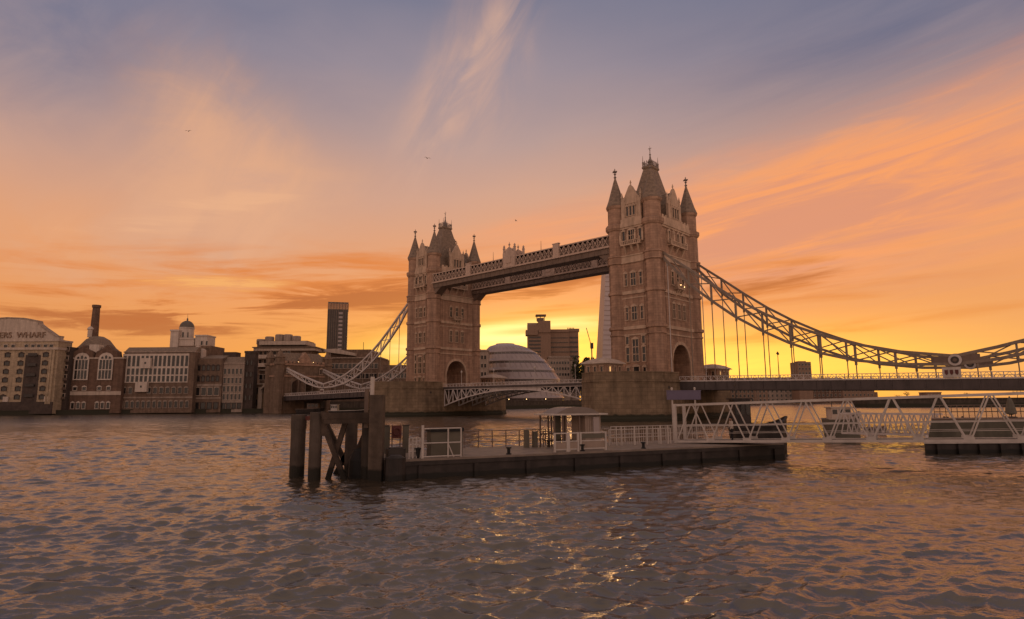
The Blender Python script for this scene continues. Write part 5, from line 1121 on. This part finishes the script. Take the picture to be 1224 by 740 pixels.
# boats and barge behind the gangway
def boat(name, label, px0, px1, Y, ztop, mats, cab=None, rz=0.0):
    a, b2 = at(px0, 500, Y).x, at(px1, 500, Y).x; L = (b2 - a) / 2; W = max(1.1, L * .32); o = thing(name, label, 'boat', ((a + b2) / 2, Y, 0), rz)
    q = MB(); st = [(-1, .80, 0), (-.5, 1, 0), (.3, 1, .04), (.75, .7, .18), (1.0, .06, .38)]; vs = []
    for s, wd, rise in st: zt = ztop * (1 + rise); vs += [(s * L * .93, -W * wd * .7, -.4), (s * L, -W * wd, zt), (s * L, W * wd, zt), (s * L * .93, W * wd * .7, -.4)]
    fs = [(0, 1, 2, 3), tuple(16 + i for i in (3, 2, 1, 0))]
    for k in range(4): fs += [(4 * k + i, 4 * k + (i + 1) % 4, 4 * k + 4 + (i + 1) % 4, 4 * k + 4 + i) for i in range(4)]
    q.add(vs, fs); q.build('hull', mats[0], o)
    q = MB(); 
    for (s, wd, rise), (s2, wd2, rise2) in zip(st[:-1], st[1:]):
        for sg in (-1, 1): q.bar((s * L, sg * W * wd, ztop * (1 + rise) + .05), (s2 * L, sg * W * wd2, ztop * (1 + rise2) + .05), .14, .16)
    q.build('gunwale', mats[1], o)
    if cab:
        x0, x1, h = cab; q = MB(); q.box(L * x0, -W * .6, ztop * .9, L * x1, W * .6, ztop + h); q.box(L * x0 - .2, -W * .68, ztop + h, L * x1 + .2, W * .68, ztop + h + .12); c_ = q.build('wheelhouse', mats[1], o)
        q = MB(); n = 3; ww = L * (x1 - x0) / n
        for i in range(n): q.box(L * x0 + ww * (i + .15), -W * .6 - .03, ztop + h * .45, L * x0 + ww * (i + .85), -W * .6 - .005, ztop + h * .85)
        q.build('pane', 'window_glass', c_)
        q = MB(); q.tube((L * x0 + .4, 0, ztop + h + .1), (L * x0 + .4, 0, ztop + h + 1.6), .05, n=6); q.bar((L * x0 + .4, -.4, ztop + h + 1.2), (L * x0 + .4, .4, ztop + h + 1.2), .05); q.build('mast', 'iron', o)
    return o
boat('workboat', 'black workboat with a tall dark wheelhouse moored behind the pontoon under the gangway', 872, 938, 53.5, 2.1, ('hull_dark', 'hull_dark'), (-.95, -.38, 2.3))
boat('launch', 'grey hulled launch with a pale cabin moored behind the middle of the gangway', 984, 1026, 74, 2.1, ('cabinet_green', 'concrete_pale'), (-.75, .35, 1.3))
boat('dinghy', 'small low black dinghy on the water just right of the grey launch', 1033, 1055, 82, .6, ('hull_dark', 'brown_steel'))
boat('barge', 'long dark barge with a pale gunwale moored under the left side span', 392, 442, 215, 1.6, ('hull_dark', 'white_steel'), (-.9, -.6, 2.0))
boat('barge', 'low dark barge with a boxy cabin moored below the gatehouse', 352, 386, 262, 1.8, ('hull_dark', 'brown_steel'), (-.2, .6, 2.2))
px0, px1 = 1103, 1290
a, b2 = at(px0, 540, 51.5).x, at(px1, 540, 51.5).x
t = thing('landing_stage', 'dark landing stage with a sloping sided brown deckhouse behind the gangway at right', 'pontoon', (a, 51.5, 0))
W = b2 - a; q_ = MB(); q_.prism([(0, 0), (W, 0), (W, 9), (6.1, 9)], -1, .75); q_.build('hull', 'hull_dark', t)
q_ = MB(); q_.prism([(-.1, -.12), (W, -.12), (W, 9), (6.05, 9)], .78, .95); q_.build('deck', 'white_steel', t)
for i in range(8): q_ = MB(); q_.box(.9 + i * 1.7, -.2, -.3, 1.25 + i * 1.7, -.01, .74); q_.build('rubbing_strake', 'hull_dark', t)
q_ = MB(); z1 = at(1120, 508, 53).z; q_.add([(.95, 1, .95), (W, 1, .95), (W, 1, z1), (1.5, 1, z1), (2.7, 3.6, .95), (W, 3.6, .95), (W, 3.6, z1), (3.2, 3.6, z1)], [(0, 1, 2, 3), (7, 6, 5, 4), (0, 3, 7, 4), (3, 2, 6, 7), (0, 4, 5, 1), (1, 5, 6, 2)]); q_.prism([(1.46, .96), (W, .96), (W, 3.64), (3.16, 3.64)], z1, z1 + .1, 1); q_.build('deckhouse', ('barge_green', 'brown_steel'), t)
q_ = MB()
for i in range(22): xx = 3.4 + i * .5; q_.tube((xx, 3.5, z1 + .1), (xx, 3.5, z1 + 1.15), .03, n=5)
for z in (.6, 1.15): q_.tube((3.4, 3.5, z1 + z), (W, 3.5, z1 + z), .04, n=5)
q_.build('railing', 'brown_steel', t)
# furled dark canopy
t = thing('parasol', 'furled dark green parasol standing on the landing stage deckhouse', 'parasol', (at(1207, 500, 53.5).x, 53.5, z1 + .1))
q_ = MB(); q_.tube((0, 0, 0), (0, 0, 1.75), .04, n=6); q_.lathe([(.4, 0), (.4, .1)], n=10); q_.build('pole', 'iron', t)
q_ = MB(); q_.lathe([(.1, .25), (.42, .35), (.36, .8), (.2, 1.4), (.03, 1.8)], n=9); q_.build('canopy', 'cabinet_green', t)

# brown lattice footbridge farther back
a, b2 = at(1004, 520, 66), at(1122, 520, 60)
t = thing('footbridge', 'brown lattice footbridge behind the white gangway leading to the landing stage', 'gangway', (a.x, a.y, 0), math.atan2(b2.y - a.y, b2.x - a.x))
L_ = math.hypot(b2.x - a.x, b2.y - a.y)
for yy in (0, 1.8):
    q_ = MB(); n = 9; p = L_ / n
    for z in (.9, 2.9): q_.bar((0, yy, z), (L_, yy, z), .14, .16)
    for i in range(n): q_.bar((i * p, yy, .9), ((i + .5) * p, yy, 2.9), .1); q_.bar(((i + .5) * p, yy, 2.9), ((i + 1) * p, yy, .9), .1)
    q_.build('truss', 'pale_steel', t)
q_ = MB(); q_.box(0, .1, .82, L_, 1.7, .9); q_.build('walk_deck', 'hull_dark', t)

# people on the landing stage
def person(x, y, z, rz, label, coat, lean=0.0, arm=.3):
    vs = [(0, 0, .92), (0, .01, 1.12), (0, .0, 1.36), (0, .0, 1.47), (0, -.03, 1.60), (0, -.02, 1.72),
          (.19, 0, 1.40), (.25, -.03, 1.14), (.22, -.24 * arm * 2, .95), (-.19, 0, 1.40), (-.25, -.02, 1.14), (-.22, -.2 * arm * 2, .96),
          (.1, 0, .86), (.11, -.03, .48), (.11, .0, .09), (.12, -.16, .04), (-.1, 0, .86), (-.11, .02, .48), (-.11, .04, .09), (-.12, -.12, .04)]
    es = [(0, 1), (1, 2), (2, 3), (3, 4), (4, 5), (2, 6), (6, 7), (7, 8), (2, 9), (9, 10), (10, 11), (0, 12), (12, 13), (13, 14), (14, 15), (0, 16), (16, 17), (17, 18), (18, 19)]
    rd = [.15, .14, .15, .06, .10, .09, .075, .055, .04, .075, .055, .04, .1, .075, .05, .04, .1, .075, .05, .04]
    vs = [(vx, vy - lean * max(0, vz - .9), vz) for vx, vy, vz in vs]
    me = bpy.data.meshes.new('person'); me.from_pydata(vs, es, []); o = bpy.data.objects.new('person', me); col.objects.link(o)
    sk = o.modifiers.new('skin', 'SKIN')
    for i, r in enumerate(rd): me.skin_vertices[0].data[i].radius = (r, r * (.72 if i in (0, 1, 2) else 1))
    me.skin_vertices[0].data[0].use_root = True
    s2 = o.modifiers.new('sub', 'SUBSURF'); s2.levels = s2.render_levels = 1
    dg = bpy.context.evaluated_depsgraph_get(); body = bpy.data.meshes.new_from_object(o.evaluated_get(dg)); body.name = 'person'
    bpy.data.objects.remove(o); body.materials.clear()
    for mm in (coat, 'cloth_dark', 'skin'): body.materials.append(MATS[mm])
    for p in body.polygons: c = p.center; p.material_index = 2 if c.z > 1.5 else (1 if c.z < .88 and abs(c.x) < .2 else 0); p.use_smooth = True
    o = link('person', body, None, (x, y, z), rz); tag(o, label, 'person')
    h = MB(); h.lathe([(.03, 1.60), (.105, 1.66), (.112, 1.74), (.08, 1.82), (.02, 1.845)], (0, .0 - lean * .8), 10); h.build('hair', 'cloth_dark', o, smooth=True)
    f = MB(); f.add([(-.03, -.115 - lean * .78, 1.63), (.03, -.115 - lean * .78, 1.63), (0, -.15 - lean * .78, 1.64), (0, -.118 - lean * .78, 1.69)], [(0, 1, 2), (0, 2, 3), (2, 1, 3)]); f.build('nose', 'skin', o)
    return o
for px, Y, rz, lab, coat, ln, zf in ((872, 47.0, -1.5, 'person in a pale coat walking along the white gangway', 'cloth_pale', .03, 1.36), (1126, 57, .6, 'standing person in a dark coat at the left end of the landing stage railing', 'cloth_dark', 0.05, .95), (1134, 56.5, -1.2, 'person in black leaning forward over the landing stage railing', 'cloth_dark', .45, .95), (1148, 57.5, .1, 'person in a blue coat standing upright in the middle of the landing stage', 'cloth_blue', .05, .95), (1198, 56, .4, 'person in dark clothes beside the furled green parasol', 'cloth_dark', .1, .95)):
    person(at(px, 500, Y).x, Y, zf, rz, lab, coat, ln)

# quay lamps on the far bank below the bascules
for i, (px, lab) in enumerate(((607, 'leftmost of the quay lamps glowing under the bascule span'), (628, 'second quay lamp from left glowing under the bascule span'), (651, 'third quay lamp from left glowing under the bascule span'), (693, 'rightmost quay lamp beside the near pier'))):
    p = at(px, 481.5, 425); t = thing('quay_lamp', lab, 'lamp', (p.x, 425, 1.8), 0, 'lamps along the far quay'); q_ = MB(); q_.tube((0, 0, 0), (0, 0, 3.9), .12, n=6); q_.build('post', 'iron', t); q_ = MB(); q_.ball((0, 0, 4.1), .24); q_.build('lamp', 'lamp_glow', t)
# gulls
for i, (px, py, Y, lab) in enumerate(((228, 152, 120, 'gull gliding high at the left above the white domed building'), (513, 188, 110, 'gull flying between the feathered cloud and the far bridge tower'), (618, 264, 130, 'gull flying just above the high walkway'))):
    p = at(px, py, Y); t = thing('gull', lab, 'bird', p, rng_ := .6 * i); q_ = MB(); q_.lathe([(.01, -.22), (.07, -.1), (.08, .05), (.03, .2), (.01, .24)], n=6); b_o = q_.build('body', 'gull', t); b_o.rotation_euler = (math.pi / 2, 0, 0)
    for s in (-1, 1): q_ = MB(); q_.add([(0, -.08, 0), (s * .35, -.1, .16), (s * .75, .02, .05), (s * .35, .04, .17), (0, .08, .02), (0, -.08, .03), (s * .35, -.1, .18), (s * .75, .02, .06), (s * .35, .04, .19), (0, .08, .04)], [(0, 1, 3, 4), (1, 2, 3), (5, 9, 8, 6), (6, 8, 7), (0, 5, 6, 1), (1, 6, 7, 2), (2, 7, 8, 3), (3, 8, 9, 4)]); q_.build('wing', 'gull', t)
